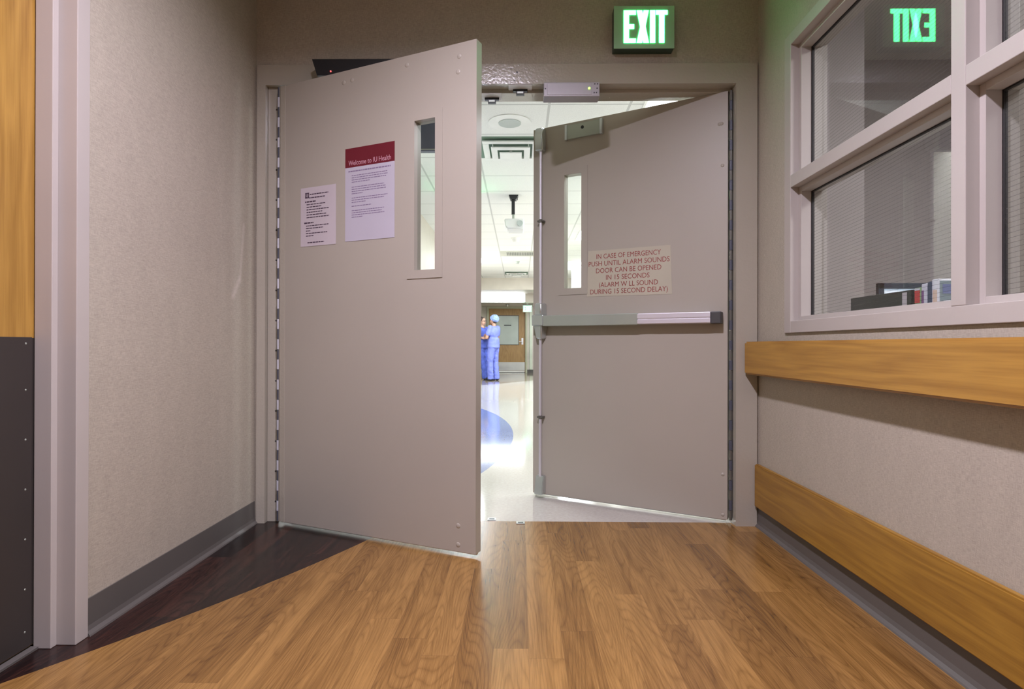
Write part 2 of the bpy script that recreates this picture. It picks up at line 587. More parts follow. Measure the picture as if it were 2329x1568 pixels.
def area_light(name, loc, rot, size, power, col, shape='RECTANGLE', size_y=None, spread=None, parent=None):
    l = bpy.data.lights.new(name, 'AREA')
    l.shape = shape
    l.size = size
    if size_y:
        l.size_y = size_y
    l.energy = power
    l.color = col
    if spread:
        l.spread = spread
    o = bpy.data.objects.new(name, l)
    COL.objects.link(o)
    if parent is not None:
        o.parent = parent
        o.location = Vector(loc) - wpos(parent)
    else:
        o.location = loc
    o.rotation_euler = rot
    return o

# ------------------------------------------------------------------ the corridor shell
XL, XR, YW, YF, ZC = -1.290, 1.150, 2.796, 2.784, 2.72
YB = -3.0      # wall behind the camera

def struct(name, bm, m, label, cat, **kw):
    o = obj(name, bm, m, **kw)
    return setup(o, label, cat, kind='structure')

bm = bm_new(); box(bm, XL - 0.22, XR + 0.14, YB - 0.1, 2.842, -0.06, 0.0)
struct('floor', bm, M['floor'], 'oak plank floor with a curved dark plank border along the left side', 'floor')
bm = bm_new(); box(bm, -1.55, 1.80, 2.842, 18.6, -0.06, 0.0)
struct('floor_far', bm, M['hall_floor'], 'glossy cream vinyl floor with a blue arc in the hall beyond the doors', 'floor')

# ceiling of the corridor with openings for the two cans
CANS = [(-0.17, 0.93), (-0.17, -1.35)]
bm = bm_new()
yy = YB - 0.1
for cx_, cy_ in sorted(CANS, key=lambda c: c[1]):
    box(bm, XL - 0.12, XR + 0.13, yy, cy_ - 0.085, ZC, ZC + 0.03)
    box(bm, XL - 0.12, cx_ - 0.085, cy_ - 0.085, cy_ + 0.085, ZC, ZC + 0.03)
    box(bm, cx_ + 0.085, XR + 0.13, cy_ - 0.085, cy_ + 0.085, ZC, ZC + 0.03)
    yy = cy_ + 0.085
box(bm, XL - 0.12, XR + 0.13, yy, YW, ZC, ZC + 0.03)
struct('ceiling', bm, M['ceil_near'], 'pale ceiling over the corridor in front of the doors', 'ceiling')

# left wall with its door opening
DY0, DY1, DZ = 0.526, 1.6445, 2.134
bm = bm_new()
box(bm, XL - 0.12, XL, 1.6935, YW, 0, ZC)
box(bm, XL - 0.12, XL, YB, 0.477, 0, ZC)
box(bm, XL - 0.12, XL, 0.477, 1.6935, DZ + 0.05, ZC)
struct('wall_left', bm, M['wall_scuffed'], 'left wall in woven beige wallcovering beside the wooden door', 'wall')

# right wall with its window opening
WY0, WY1, WZ0, WZ1 = 0.536, 2.500, 0.923, 2.190
bm = bm_new()
box(bm, XR, XR + 0.13, YB, YW, 0, WZ0)
box(bm, XR, XR + 0.13, YB, YW, WZ1, ZC)
box(bm, XR, XR + 0.13, WY1, YW, WZ0, WZ1)
box(bm, XR, XR + 0.13, YB, WY0, WZ0, WZ1)
struct('wall_right', bm, M['wall'], 'right wall in woven beige wallcovering around the gridded window', 'wall')

# wall over and beside the double doors
bm = bm_new()
box(bm, XL - 0.12, XR + 0.13, YW, 2.970, 2.2315, ZC)
box(bm, XL - 0.12, -1.2815, YW, 2.970, 0, 2.2315)
box(bm, 1.142, XR + 0.13, YW, 2.970, 0, 2.2315)
struct('wall_front', bm, M['wall'], 'beige wallcovering wall above the open double doors', 'wall')
bm = bm_new(); box(bm, XL - 0.12, XR + 0.13, YB - 0.1, YB, 0, ZC)
struct('wall_rear', bm, M['wall'], 'wall closing the corridor behind the viewer', 'wall')

# ------------------------------------------------------------------ frame of the double doors
bm = bm_new()
box(bm, -1.281, -1.239, YF, 2.985, 0, 2.1335)          # left jamb face
box(bm, -1.2385, -1.181, YF + 0.028, 2.96, 0, 2.1335, 0.002)   # left jamb second step
box(bm, 1.0405, 1.1415, YF, 2.985, 0, 2.1335)          # right jamb
box(bm, -1.281, 1.1415, YF, 2.985, 2.1335, 2.231)      # head
box(bm, -1.181, 1.0405, 2.846, 2.905, 2.116, 2.135, 0.002)   # stop under the head
struct('trim_1', bm, M['paint'], 'taupe painted steel frame around the double doors', 'door frame')

# small holes in the head face and jamb screws
hs = thing('frame_screw', 'dark screw holes in the shiny middle of the double door frame head', 'screw', (0.0, YF, 2.18), kind='structure')
for x, z in ((-0.016, 2.190), (-0.045, 2.207), (0.002, 2.158), (-0.028, 2.150)):
    bm = bm_new(); cyl(bm, (x, YF + 0.001, z), (x, YF - 0.0008, z), 0.0028 if x < -0.02 or x > 0 else 0.0045, seg=12)
    obj('hole', bm, M['dark'], hs)
for k in range(14):
    z = 0.10 + k * 0.148
    bm = bm_new()
    ball(bm, (-1.196, YF + 0.0275, z), (0.0045, 0.002, 0.0045), 10, 6)
    obj('screw_head', bm, M['darkgrey'], hs)

# strikes under the head and in the floor
def head_strike(x, y, z, pw, label):
    t = thing('latch_strike', label, 'door strike', (x, y, z), group=None)
    bm = bm_new(); box(bm, x - pw / 2, x + pw / 2, y - 0.05, y + 0.03, z - 0.003, z, 0.001)
    obj('plate', bm, M['white_p'], t)
    bm = bm_new()
    box(bm, x - 0.036, x + 0.036, y - 0.006, y + 0.016, z - 0.014, z - 0.003, 0.002)
    box(bm, x - 0.020, x + 0.020, y - 0.010, y + 0.014, z - 0.030, z - 0.013, 0.002)
    obj('catch', bm, M['dark'], t)
    bm = bm_new()
    box(bm, x - 0.014, x + 0.014, y - 0.012, y - 0.0105, z - 0.027, z - 0.018)
    obj('roller', bm, M['alu_g'], t)
    return t
head_strike(-0.142, 2.892, 2.116, 0.10, 'black latch strike on cream plate under frame head, next to the left door edge')
head_strike(0.0, 2.835, 2.132, 0.115, 'black latch strike on cream plate under frame head, next to the silver control box')
def floor_strike(x, y, label):
    t = thing('floor_strike', label, 'door strike', (x, y, 0))
    bm = bm_new(); box(bm, x - 0.021, x + 0.021, y - 0.017, y + 0.017, 0.0, 0.004, 0.001)
    obj('plate', bm, M['alu'], t)
    bm = bm_new(); box(bm, x - 0.013, x + 0.013, y - 0.007, y + 0.007, 0.0041, 0.005)
    obj('slot', bm, M['dark'], t)
floor_strike(-0.137, 2.868, 'small steel strike set in cream floor just beyond the plank edge')
floor_strike(0.006, 2.812, 'small steel strike set in the last oak planks at the threshold')

# silver magnetic lock on the head
t = thing('magnetic_lock', 'silver magnetic lock box with green light under the door frame head', 'magnetic lock', (0.247, 2.80, 2.10))
M['lock'] = mat('lock_aluminium', (0.40, 0.385, 0.40), 0.5, 0.3)
bm = bm_new(); box(bm, 0.1135, 0.381, 2.768, 2.842, 2.066, 2.1335, 0.002)
obj('housing', bm, M['lock'], t)
bm = bm_new(); box(bm, 0.130, 0.343, 2.7665, 2.769, 2.073, 2.129, 0.001)
obj('cover_plate', bm, M['lock'], t)
bm = bm_new(); cyl(bm, (0.331, 2.7655, 2.103), (0.331, 2.7635, 2.103), 0.0058, seg=12)
obj('indicator_light', bm, M['led_g'], t)
for x, z in ((0.358, 2.125), (0.371, 2.125), (0.355, 2.083), (0.366, 2.083), (0.369, 2.104), (0.121, 2.103)):
    bm = bm_new(); cyl(bm, (x, 2.7685, z), (x, 2.7665, z), 0.0033, seg=10)
    obj('screw', bm, M['darkgrey'], t)

# black reader box above the left leaf
t = thing('sensor_box', 'black wedge-ended sensor box with red light above the left door', 'sensor', (-0.72, 2.75, 2.15))
bm = bm_new()
prism(bm, [(-0.982, 2.2165), (-0.45, 2.2165), (-0.47, 2.139), (-0.958, 2.139)], 'Y', 2.700, 2.783)
obj('housing', bm, M['dark'], t)
bm = bm_new(); ball(bm, (-0.893, 2.699, 2.158), 0.004, 10, 8)
obj('indicator_light', bm, M['led_r'], t)

# ------------------------------------------------------------------ door leaves
DW, DTOP, DBOT, LU0, LU1, LZ0, LZ1 = 1.066, 2.115, 0.018, 0.768, 0.871, 1.188, 1.826

def leaf_bm(y0, y1):
    """slab with a slot for the vision light, local to the hinge edge"""
    bm = bm_new()
    g = 0.022
    a, b, c, d = LU0 - g, LU1 + g, LZ0 - g, LZ1 + g
    box(bm, 0, a, y0, y1, DBOT, DTOP)
    box(bm, b, DW, y0, y1, DBOT, DTOP)
    box(bm, a, b, y0, y1, DBOT, c)
    box(bm, a, b, y0, y1, d, DTOP)
    bmesh.ops.remove_doubles(bm, verts=bm.verts, dist=1e-5)
    # drop internal faces
    seen = {}
    for f in bm.faces:
        k = frozenset(v.index for v in f.verts)
        seen.setdefault(k, []).append(f)
    kill = [f for fs in seen.values() if len(fs) > 1 for f in fs]
    bmesh.ops.delete(bm, geom=kill, context='FACES_ONLY')
    return bm

def lite(parent, y0, y1, near):
    """thin steel frame round the slot, glass in it; near = y of the corridor face"""
    bm = bm_new()
    g = 0.022
    out = 0.036
    s = -1 if near == y0 else 1
    for face, sg in ((y0, -1), (y1, 1)):
        ya, yb = sorted((face, face + sg * 0.003))
        box(bm, LU0 - out, LU0, ya, yb, LZ0 - out, LZ1 + out)
        box(bm, LU1, LU1 + out, ya, yb, LZ0 - out, LZ1 + out)
        box(bm, LU0, LU1, ya, yb, LZ0 - out, LZ0)
        box(bm, LU0, LU1, ya, yb, LZ1, LZ1 + out)
    for (a, b, c, d) in ((LU0 - g, LU0, LZ0 - g, LZ1 + g), (LU1, LU1 + g, LZ0 - g, LZ1 + g),
                         (LU0, LU1, LZ0 - g, LZ0), (LU0, LU1, LZ1, LZ1 + g)):
        box(bm, a, b, y0, y1, c, d)
    fr = obj('vision_frame', bm, M['door'], parent, True)
    ym = (y0 + y1) / 2
    bm = bm_new(); box(bm, LU0, LU1, ym - 0.003, ym + 0.003, LZ0, LZ1)
    obj('glass', bm, M['glass'], fr, True)

def hinge(parent, x, y, r, mats, n=43):
    bm = bm_new()
    h = (DTOP - DBOT) / n
    for k in range(n):
        z0 = DBOT + k * h
        b = bmesh.new()
        bmesh.ops.create_cone(b, cap_ends=True, segments=14, radius1=r if k % 2 else r * 0.86, radius2=r if k % 2 else r * 0.86, depth=h - 0.0015)
        bmesh.ops.translate(b, vec=(x, y, z0 + h / 2), verts=b.verts)
        merge(bm, b, k % 2)
    return obj('continuous_hinge', bm, mats, parent, True, smooth=True, label='metal continuous hinge with alternating knuckles')

LA = R(-23.5)
d1 = struct('door_1', leaf_bm(0, 0.045), M['door'], 'left leaf of the double doors, swung towards the viewer', 'door', origin=(-1.155, 2.762, 0), local=True)
d1.rotation_euler = (0, 0, LA)
lite(d1, 0, 0.045, 0)
hinge(d1, -0.0145, 0.006, 0.0095, [M['hinge_b'], M['hinge_a']])
bm = bm_new()
box(bm, -0.004, 0.030, -0.0025, 0.0, DBOT, DTOP)
box(bm, -0.006, 0.0, -0.0025, 0.04, DBOT, DTOP)
obj('hinge_guard', bm, M['paint'], d1, True)
for u, z in ((0.383, 2.063), (0.431, 2.066), (0.727, 2.075), (0.985, 2.060), (0.980, 1.997), (0.985, 0.124), (0.985, 0.046)):
    bm = bm_new()
    ball(bm, (u, 0.001, z), (0.011, 0.0035, 0.011), 16, 8)
    obj('through_bolt', bm, M['door'], d1, True, smooth=True)
bm = bm_new(); box(bm, 0.01, DW - 0.004, 0.015, 0.030, 0.010, DBOT + 0.002)
obj('bottom_seal', bm, M['alu'], d1, True, label='pale aluminium sweep under the door')

RA = R(151.53)
d2 = struct('door_2', leaf_bm(-0.045, 0), M['door'], 'right leaf of the double doors, swung away, with the push bar', 'door', origin=(1.0157, 2.827, 0), local=True)
d2.rotation_euler = (0, 0, RA)
lite(d2, -0.045, 0, 0)
hinge(d2, -0.014, -0.004, 0.0085, [M['hinge_c'], M['hinge_b']])
bm = bm_new(); box(bm, 0.01, DW - 0.004, -0.030, -0.015, 0.010, DBOT + 0.002)
obj('bottom_seal', bm, M['alu'], d2, True, label='pale aluminium sweep under the door')
for u, z in ((0.029, 1.96), (0.040, 1.96), (0.025, 1.754), (0.022, 0.237), (0.022, 0.040)):
    bm = bm_new()
    ball(bm, (u, -0.001, z), (0.009, 0.004, 0.009), 16, 8)
    obj('through_bolt', bm, M['door'], d2, True, smooth=True)

# armature plate of the lock
bm = bm_new()
box(bm, 0.655, 0.850, 0.0, 0.016, 2.020, 2.098, 0.002)
ap = obj('armature_plate', bm, M['alu_g'], d2, True, label='grey steel armature plate near the top edge')
for u0, u1 in ((0.640, 0.656), (0.849, 0.862)):
    bm = bm_new(); box(bm, u0, u1, 0.0, 0.022, 2.016, 2.100, 0.003)
    obj('end_bracket', bm, M['alu'], ap, True)
bm = bm_new(); cyl(bm, (0.757, 0.015, 2.072), (0.757, 0.0175, 2.072), 0.009, seg=16)
obj('bolt_hole', bm, M['dark'], ap, True)

# vertical rod exit device
ex = bpy.data.objects.new('exit_device', None)
COL.objects.link(ex); ex.parent = d2; ex['label'] = 'brushed metal vertical rod exit device'
RX = 1.007
bm = bm_new()
prism(bm, [(0.978, 0), (1.036, 0), (1.028, 0.060), (0.990, 0.060)], 'Z', 1.036, 1.108)
bmesh.ops.bevel(bm, geom=list(bm.edges), offset=0.006, segments=3, affect='EDGES')
obj('upper_case', bm, M['alu'], ex, True, smooth=True)
bm = bm_new()
b = bmesh.new()
pts_t = [(0.972, 0), (1.040, 0), (1.034, 0.062), (0.984, 0.062)]
pts_b = [(0.984, 0), (1.030, 0), (1.024, 0.046), (0.992, 0.046)]
lo = [b.verts.new((p[0], p[1], 0.905)) for p in pts_b]
hi = [b.verts.new((p[0], p[1], 0.984)) for p in pts_t]
b.faces.new(lo); b.faces.new(hi)
for i in range(4):
    b.faces.new((lo[i], lo[(i + 1) % 4], hi[(i + 1) % 4], hi[i]))
bmesh.ops.recalc_face_normals(b, faces=b.faces)
bmesh.ops.bevel(b, geom=list(b.edges), offset=0.005, segments=3, affect='EDGES')
merge(bm, b)
obj('lower_case', bm, M['alu'], ex, True, smooth=True)
bm = bm_new(); box(bm, 0.972, 1.042, 0.0, 0.070, 0.980, 1.040, 0.004)
obj('centre_case', bm, M['alu'], ex, True)
bm = bm_new(); box(bm, 0.430, 0.974, 0.0, 0.066, 0.976, 1.036, 0.003)
obj('rail_cover', bm, M['alu_g'], ex, True)
bm = bm_new()
box(bm, 0.070, 0.432, 0.028, 0.064, 0.978, 1.034, 0.004)
box(bm, 0.070, 0.432, 0.063, 0.0665, 0.981, 1.002, 0.001)
box(bm, 0.070, 0.432, 0.063, 0.0665, 1.008, 1.031, 0.001)
box(bm, 0.060, 0.44, 0.0, 0.030, 0.984, 1.028)
obj('push_pad', bm, M['alu_l'], ex, True)
bm = bm_new(); box(bm, 0.022, 0.071, 0.0, 0.060, 0.976, 1.035, 0.004)
obj('end_cap', bm, M['darkgrey'], ex, True)
for z0, z1 in ((1.108, 1.976), (0.122, 0.906)):
    bm = bm_new(); cyl(bm, (RX, 0.026, z0), (RX, 0.026, z1), 0.008, seg=16)
    obj('vertical_rod', bm, M['alu_l'], ex, True, smooth=True)
for z in (1.577, 0.460):
    bm = bm_new()
    box(bm, RX - 0.018, RX + 0.018, 0.0, 0.036, z - 0.005, z + 0.005, 0.002)
    cyl(bm, (RX, 0.026, z - 0.009), (RX, 0.026, z + 0.009), 0.011, seg=14)
    obj('rod_guide', bm, M['hinge_c'], ex, True)
bm = bm_new()
prism(bm, [(0, 2.110), (0.045, 2.104), (0.058, 2.060), (0.048, 1.974), (0, 1.974)], 'X', 0.986, 1.034)
bmesh.ops.bevel(bm, geom=list(bm.edges), offset=0.006, segments=3, affect='EDGES')
obj('top_latch_case', bm, M['alu'], ex, True, smooth=True)
bm = bm_new()
prism(bm, [(0, 0.126), (0.030, 0.126), (0.050, 0.030), (0.050, 0.022), (0, 0.022)], 'X', 0.984, 1.034)
bmesh.ops.bevel(bm, geom=list(bm.edges), offset=0.004, segments=2, affect='EDGES')
obj('bottom_latch_case', bm, M['alu'], ex, True, smooth=True)

# ------------------------------------------------------------------ notices on the doors
def on_left(name, label, cat):
    t = thing(name, label, cat, (-1.155, 2.762, 0), LA)
    return t

def sheet_bm(u0, u1, z0, z1, y=-0.0012, th=0.0008, skew=0.0):
    bm = bm_new()
    box(bm, u0, u1, y, y + th, z0, z1)
    for v in bm.verts:
        v.co.z += skew * (v.co.x - u0)
        if skew:
            v.co.x += -0.012 * (z1 - v.co.z)
    return bm

def bar_lines(rows, y):
    """rows of word-like dashes: (u0, u1, z, h)"""
    bm = bm_new()
    rnd = random.Random(3)
    for u0, u1, z, h in rows:
        u = u0
        while u < u1 - 0.001:
            w = min(rnd.uniform(0.006, 0.019), u1 - u)
            box(bm, u, u + w, y - 0.0002, y, z - h / 2, z + h / 2)
            u += w + 0.0022
    return bm

# letter size notice
t = on_left('notice_sheet', 'small white notice sheet with dark square emblem, taped left of the poster', 'notice')
obj('sheet', sheet_bm(0.130, 0.341, 1.331, 1.607, -0.0015, 0.0008), M['paper'], t, True)
rows = [(0.186, 0.297, 1.574, 0.005), (0.182, 0.277, 1.558, 0.005), (0.157, 0.222, 1.540, 0.0065)]
z = 1.527
for w in (0.112, 0.090, 0.135, 0.095, 0.118, 0.135):
    rows.append((0.166, 0.166 + w, z, 0.0042)); z -= 0.0122
rows.append((0.152, 0.208, 1.441, 0.0065))
z = 1.427
for w in (0.135, 0.103, 0.026, 0.128, 0.046):
    rows.append((0.163, 0.163 + w, z, 0.0042)); z -= 0.0118
rows.append((0.172, 0.272, 1.348, 0.005))
obj('text_lines', bar_lines(rows, -0.0016), M['ink'], t, True)
bm = bm_new(); box(bm, 0.157, 0.181, -0.0018, -0.0016, 1.557, 1.583)
em = obj('emblem', bm, M['ink'], t, True)
bm = bm_new()
for a in ((0.168, 0.170, 1.561, 1.579), (0.162, 0.164, 1.566, 1.578), (0.174, 0.176, 1.566, 1.578), (0.162, 0.176, 1.566, 1.568)):
    box(bm, a[0], a[1], -0.0020, -0.0018, a[2], a[3])
obj('emblem_mark', bm, M['paper'], em, True)

# poster with crimson heading
t = on_left('poster', 'lavender white poster with crimson heading band beside the narrow door window', 'poster')
obj('sheet', sheet_bm(0.395, 0.665, 1.337, 1.670, -0.0016, 0.0012), M['paper_s'], t, True)
obj('heading_band', sheet_bm(0.395, 0.665, 1.670, 1.757, -0.0016, 0.0012), M['crimson'], t, True)
bm = text_bm('Welcome to IU Health', 0.032, 0.232)
bm.transform(Matrix.Translation((0.530, -0.0019, 1.679)) @ Matrix.Rotation(PI / 2, 4, 'X'))
obj('heading_lettering', bm, M['pink_ink'], t, True)
rows = [(0.413, 0.645, 1.652, 0.0055)]
for zs, ws in ((1.632, (0.195, 0.197, 0.19, 0.10)), (1.580, (0.178, 0.188, 0.188, 0.062)), (1.531, (0.196, 0.178, 0.08)),
               (1.494, (0.108,)), (1.474, (0.178, 0.165, 0.18, 0.062))):
    z = zs
    for w in ws:
        rows.append((0.432, 0.432 + w, z, 0.0034)); z -= 0.0098
obj('text_heading', bar_lines(rows[:1], -0.0018), M['ink_l'], t, True)
obj('text_lines', bar_lines(rows[1:], -0.0018), M['ink_l'], t, True)

# emergency sticker on the right leaf (letters face the corridor: +y local, so x is mirrored)
t = thing('warning_sticker', 'cream sticker lettered red, in case of emergency push until alarm sounds', 'sign', (1.0157, 2.827, 0), RA)
bm = bm_new()
prism(bm, [(0.269, 1.133), (0.735, 1.137), (0.727, 1.387), (0.278, 1.385)], 'Y', 0.0002, 0.0012)
obj('sheet', bm, M['sticker'], t, True)
bm = bm_new()
for s, um, w, zb in (('IN CASE OF EMERGENCY', 0.503, 0.352, 1.3405), ('PUSH UNTIL ALARM SOUNDS', 0.503, 0.442, 1.3015),
                     ('DOOR CAN BE OPENED', 0.503, 0.357, 1.2630), ('IN 15 SECONDS', 0.505, 0.238, 1.2245),
                     ('(ALARM W LL SOUND', 0.503, 0.322, 1.1860), ('DURING 15 SECOND DELAY)', 0.503, 0.424, 1.1490)):
    b = text_bm(s, 0.0375, w)
    for v in b.verts:
        x, y = v.co.x, v.co.y
        v.co = Vector((um - x, 0.0016 + v.co.z * 0.5, zb + y))
    merge(bm, b)
bmesh.ops.recalc_face_normals(bm, faces=bm.faces)
obj('lettering', bm, M['red_ink'], t, True)

# ------------------------------------------------------------------ EXIT signs
def exit_letters(bm, x0, z0, w, h, y, th, d=1):
    """condensed block letters; x grows to the right"""
    s = w * 0.118
    u = h * 0.135
    def q(pts):
        prism(bm, [(x0 + p[0] * w, z0 + p[1] * h) for p in pts], 'Y', y, y + th)
    def r(a, b_, c, d_):
        q([(a, c), (b_, c), (b_, d_), (a, d_)])
    st, ar = 0.118, 0.135
    r(0.0, st, 0, 1); r(st, 0.275, 0, ar); r(st, 0.275, 1 - ar, 1); r(st, 0.235, 0.43, 0.57)
    q([(0.295, 1), (0.42, 1), (0.575, 0), (0.45, 0)])
    q([(0.455, 1), (0.57, 1), (0.42, 0), (0.295, 0)])
    r(0.60, 0.60 + st, 0, 1)
    r(0.735, 1.0, 1 - ar, 1); r(0.808, 0.808 + st, 0, 1 - ar)

t = thing('exit_sign', 'glowing green EXIT sign on the wall above the double doors', 'exit sign', (0.587, 2.76, 2.28))
bm = bm_new()
box(bm, 0.4445, 0.7305, 2.742, 2.796, 2.279, 2.480, 0.004)
obj('housing', bm, M['exit_side'], t)
bm = bm_new()
box(bm, 0.4440, 0.7310, 2.738, 2.7435, 2.2800, 2.4825, 0.002)
obj('face_plate', bm, M['exit_face'], t)
bm = bm_new(); exit_letters(bm, 0.4908, 2.3054, 0.207, 0.1545, 2.7365, 0.003)
obj('lettering', bm, M['green'], t)

t = thing('exit_sign', 'small distant green EXIT sign hanging by the far wooden door', 'exit sign', (0.224, 16.9, 1.93))
bm = bm_new(); box(bm, 0.088, 0.366, 16.90, 16.94, 1.85, 2.055, 0.004)
obj('housing', bm, M['white'], t)
bm = bm_new(); box(bm, 0.083, 0.371, 16.89, 16.95, 2.055, 2.072)
obj('top_bar', bm, M['exit_side'], t)
bm = bm_new(); box(bm, 0.20, 0.25, 16.91, 16.93, 2.072, 2.1125)
obj('hanger', bm, M['white'], t)
bm = bm_new(); exit_letters(bm, 0.113, 1.875, 0.230, 0.155, 16.892, 0.008)
obj('lettering', bm, M['green_far'], t)
t = thing('exit_sign', 'green EXIT sign on the hall ceiling hidden behind the left leaf, tinting the ceiling tiles', 'exit sign', (-0.66, 6.9, 2.5))
bm = bm_new(); box(bm, -0.80, -0.53, 6.88, 6.93, 2.42, 2.62, 0.004)
obj('housing', bm, M['white'], t)
bm = bm_new(); box(bm, -0.69, -0.64, 6.89, 6.92, 2.62, 2.69)
obj('hanger', bm, M['white'], t)
bm = bm_new(); exit_letters(bm, -0.775, 2.445, 0.22, 0.15, 6.872, 0.008)
obj('lettering', bm, M['green'], t)

# ------------------------------------------------------------------ left wall door (door_3) and its frame
bm = bm_new()
FX = XL + 0.012
box(bm, -1.44, FX, 1.6445, 1.6935, 0, DZ + 0.05, 0.002)
box(bm, -1.44, FX, 0.477, 0.526, 0, DZ + 0.05, 0.002)
box(bm, -1.44, FX, 0.526, 1.6445, DZ, DZ + 0.05, 0.002)
box(bm, -1.384, -1.333, 1.6235, 1.645, 0, DZ, 0.002)
box(bm, -1.384, -1.333, 0.526, 0.547, 0, DZ, 0.002)
box(bm, -1.384, -1.333, 0.526, 1.645, DZ - 0.02, DZ, 0.002)
struct('trim_2', bm, M['paint_win'], 'pale taupe steel frame of the wooden door on the left', 'door frame')
bm = bm_new(); box(bm, -1.432, -1.3875, 0.530, 1.6405, 0.012, 2.128, 0.001)
d3 = struct('door_3', bm, M['oak_door'], 'wooden door with dark lower plate at the far left', 'door')
bm = bm_new(); box(bm, -1.3875, -1.3855, 0.56, 1.6405 - 0.022, 0.014, 0.888, 0.0005)
kp = obj('armour_plate', bm, M['kick'], d3)
for z in (0.882 - 0.012, 0.74, 0.60, 0.46, 0.32, 0.18, 0.06):
    bm = bm_new(); ball(bm, (-1.3855, 1.598, z), (0.001, 0.003, 0.003), 10, 6)
    obj('screw', bm, M['alu_g'], kp)
bm = bm_new(); box(bm, -1.3875, -1.3865, 1.619, 1.6405, 0.014, 0.886)
obj('edge_strip', bm, M['kick'], d3)
bm = bm_new(); box(bm, -1.45, -1.368, 0.526, 1.6235, 0.0, 0.008, 0.001)
struct('trim_3', bm, M['cove'], 'grey threshold strip under the wooden door', 'threshold')
bm = bm_new(); box(bm, -1.50, -1.46, 0.40, 1.78, 0, 2.3)
struct('wall_side', bm, M['wall_office'], 'dark wall behind the wooden door', 'wall')

# ------------------------------------------------------------------ cove bases
def cove(name, x, sgn, y0, y1, h, label):
    prof = [(0, 0), (0, h), (0.004, h), (0.005, 0.028), (0.008, 0.014), (0.016, 0.005), (0.018, 0.0)]
    bm = bm_new()
    prism(bm, [(x + sgn * p[0], p[1]) for p in prof], 'Y', y0, y1)
    return struct(name, bm, M['cove'], label, 'baseboard')
cove('baseboard_left', XL, 1, 1.6935, YW - 0.012, 0.108, 'grey rubber cove base along the left wall')
cove('baseboard_right', XR, -1, YB, YF, 0.108, 'grey rubber cove base along the right wall under the lower oak rail')

# ------------------------------------------------------------------ rails on the right wall
def rail(name, label, cat, pts, y0, y1, m, bev):
    bm = bm_new()
    prism(bm, pts, 'Y', y0, y1)
    bmesh.ops.bevel(bm, geom=list(bm.edges), offset=bev, segments=4, affect='EDGES')
    o = obj(name, bm, m, smooth=True, origin=(XR, (y0 + y1) / 2, pts[0][1]))
    return setup(o, label, cat)
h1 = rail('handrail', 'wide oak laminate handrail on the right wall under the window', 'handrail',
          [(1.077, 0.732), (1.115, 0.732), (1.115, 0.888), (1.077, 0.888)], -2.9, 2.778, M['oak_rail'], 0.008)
for y in (2.2, 1.2, 0.2, -0.8, -1.8, -2.7):
    bm = bm_new(); box(bm, 1.113, XR, y - 0.05, y + 0.05, 0.765, 0.855, 0.004)
    obj('bracket', bm, M['oak_rail'], h1)
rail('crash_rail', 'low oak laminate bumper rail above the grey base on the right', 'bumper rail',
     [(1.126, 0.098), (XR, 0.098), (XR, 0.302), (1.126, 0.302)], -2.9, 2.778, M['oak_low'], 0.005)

# ------------------------------------------------------------------ window in the right wall
GX = 1.2225
OY = [(0.586, 1.490), (1.540, 2.444)]
OZ = [(0.973, 1.536), (1.588, 2.140)]
bm = bm_new()
x0, x1 = 1.1405, 1.2950
box(bm, x0, x1, 2.444, 2.500, 0.923, 2.190, 0.002)
box(bm, x0, x1, 0.536, 0.586, 0.923, 2.190, 0.002)
box(bm, x0, x1, 1.490, 1.540, 0.973, 2.140, 0.002)
box(bm, x0, x1, 0.586, 2.444, 0.923, 0.973, 0.002)
box(bm, x0, x1, 0.586, 2.444, 2.140, 2.190, 0.002)
for a, b_ in OY:
    box(bm, x0, x1, a, b_, 1.536, 1.588, 0.002)
wf = struct('window_1', bm, M['paint_win'], 'four-pane interior window with taupe painted grid frame', 'window')
k = 0.020
for a, b_ in OY:
    for c, d_ in OZ:
        bm = bm_new()
        for sx0, sx1 in ((1.176, 1.218), (1.231, 1.262)):
            box(bm, sx0, sx1, a, a + k, c, d_, 0.001)
            box(bm, sx0, sx1, b_ - k, b_, c, d_, 0.001)
            box(bm, sx0, sx1, a + k, b_ - k, c, c + k, 0.001)
            box(bm, sx0, sx1, a + k, b_ - k, d_ - k, d_, 0.001)
        obj('glazing_bead', bm, M['paint_win'], wf)
        bm = bm_new()
        g = 0.0235
        for (p, q_, r_, s_) in ((a + k, a + g, c + k, d_ - k), (b_ - g, b_ - k, c + k, d_ - k),
                                (a + g, b_ - g, c + k, c + g), (a + g, b_ - g, d_ - g, d_ - k)):
            box(bm, 1.219, 1.229, p, q_, r_, s_)
        obj('gasket', bm, M['gasket'], wf)
        bm = bm_new()
        box(bm, GX - 0.001, GX + 0.001, a + g, b_ - g, c + g, d_ - g)
        obj('pane', bm, M['wired'], wf)

# ------------------------------------------------------------------ office behind the window
bm = bm_new(); box(bm, 1.722, 3.9, 3.75, 3.85, 0, 2.72)
struct('wall_office_front', bm, M['wall_office'], 'grey office wall seen through the window', 'wall')
bm = bm_new(); box(bm, 3.9, 4.0, -1.5, 3.85, 0, 2.72)
struct('wall_office_side', bm, M['wall_office'], 'side wall of the office behind the window', 'wall')
bm = bm_new(); box(bm, 1.28, 4.0, -1.6, -1.5, 0, 2.72)
struct('wall_office_rear', bm, M['wall_office'], 'rear wall of the office behind the window', 'wall')
bm = bm_new(); box(bm, 1.28, 4.0, -1.6, 3.85, 2.72, 2.75)
struct('ceiling_office', bm, M['ceil_near'], 'office ceiling behind the window', 'ceiling')
bm = bm_new(); box(bm, 1.29, 4.0, -1.6, 3.85, -0.06, 0.0)
struct('floor_office', bm, M['cove'], 'office floor behind the window', 'floor')
bm = bm_new(); box(bm, 1.28, 1.72, 2.90, 2.965, 0, 2.72)
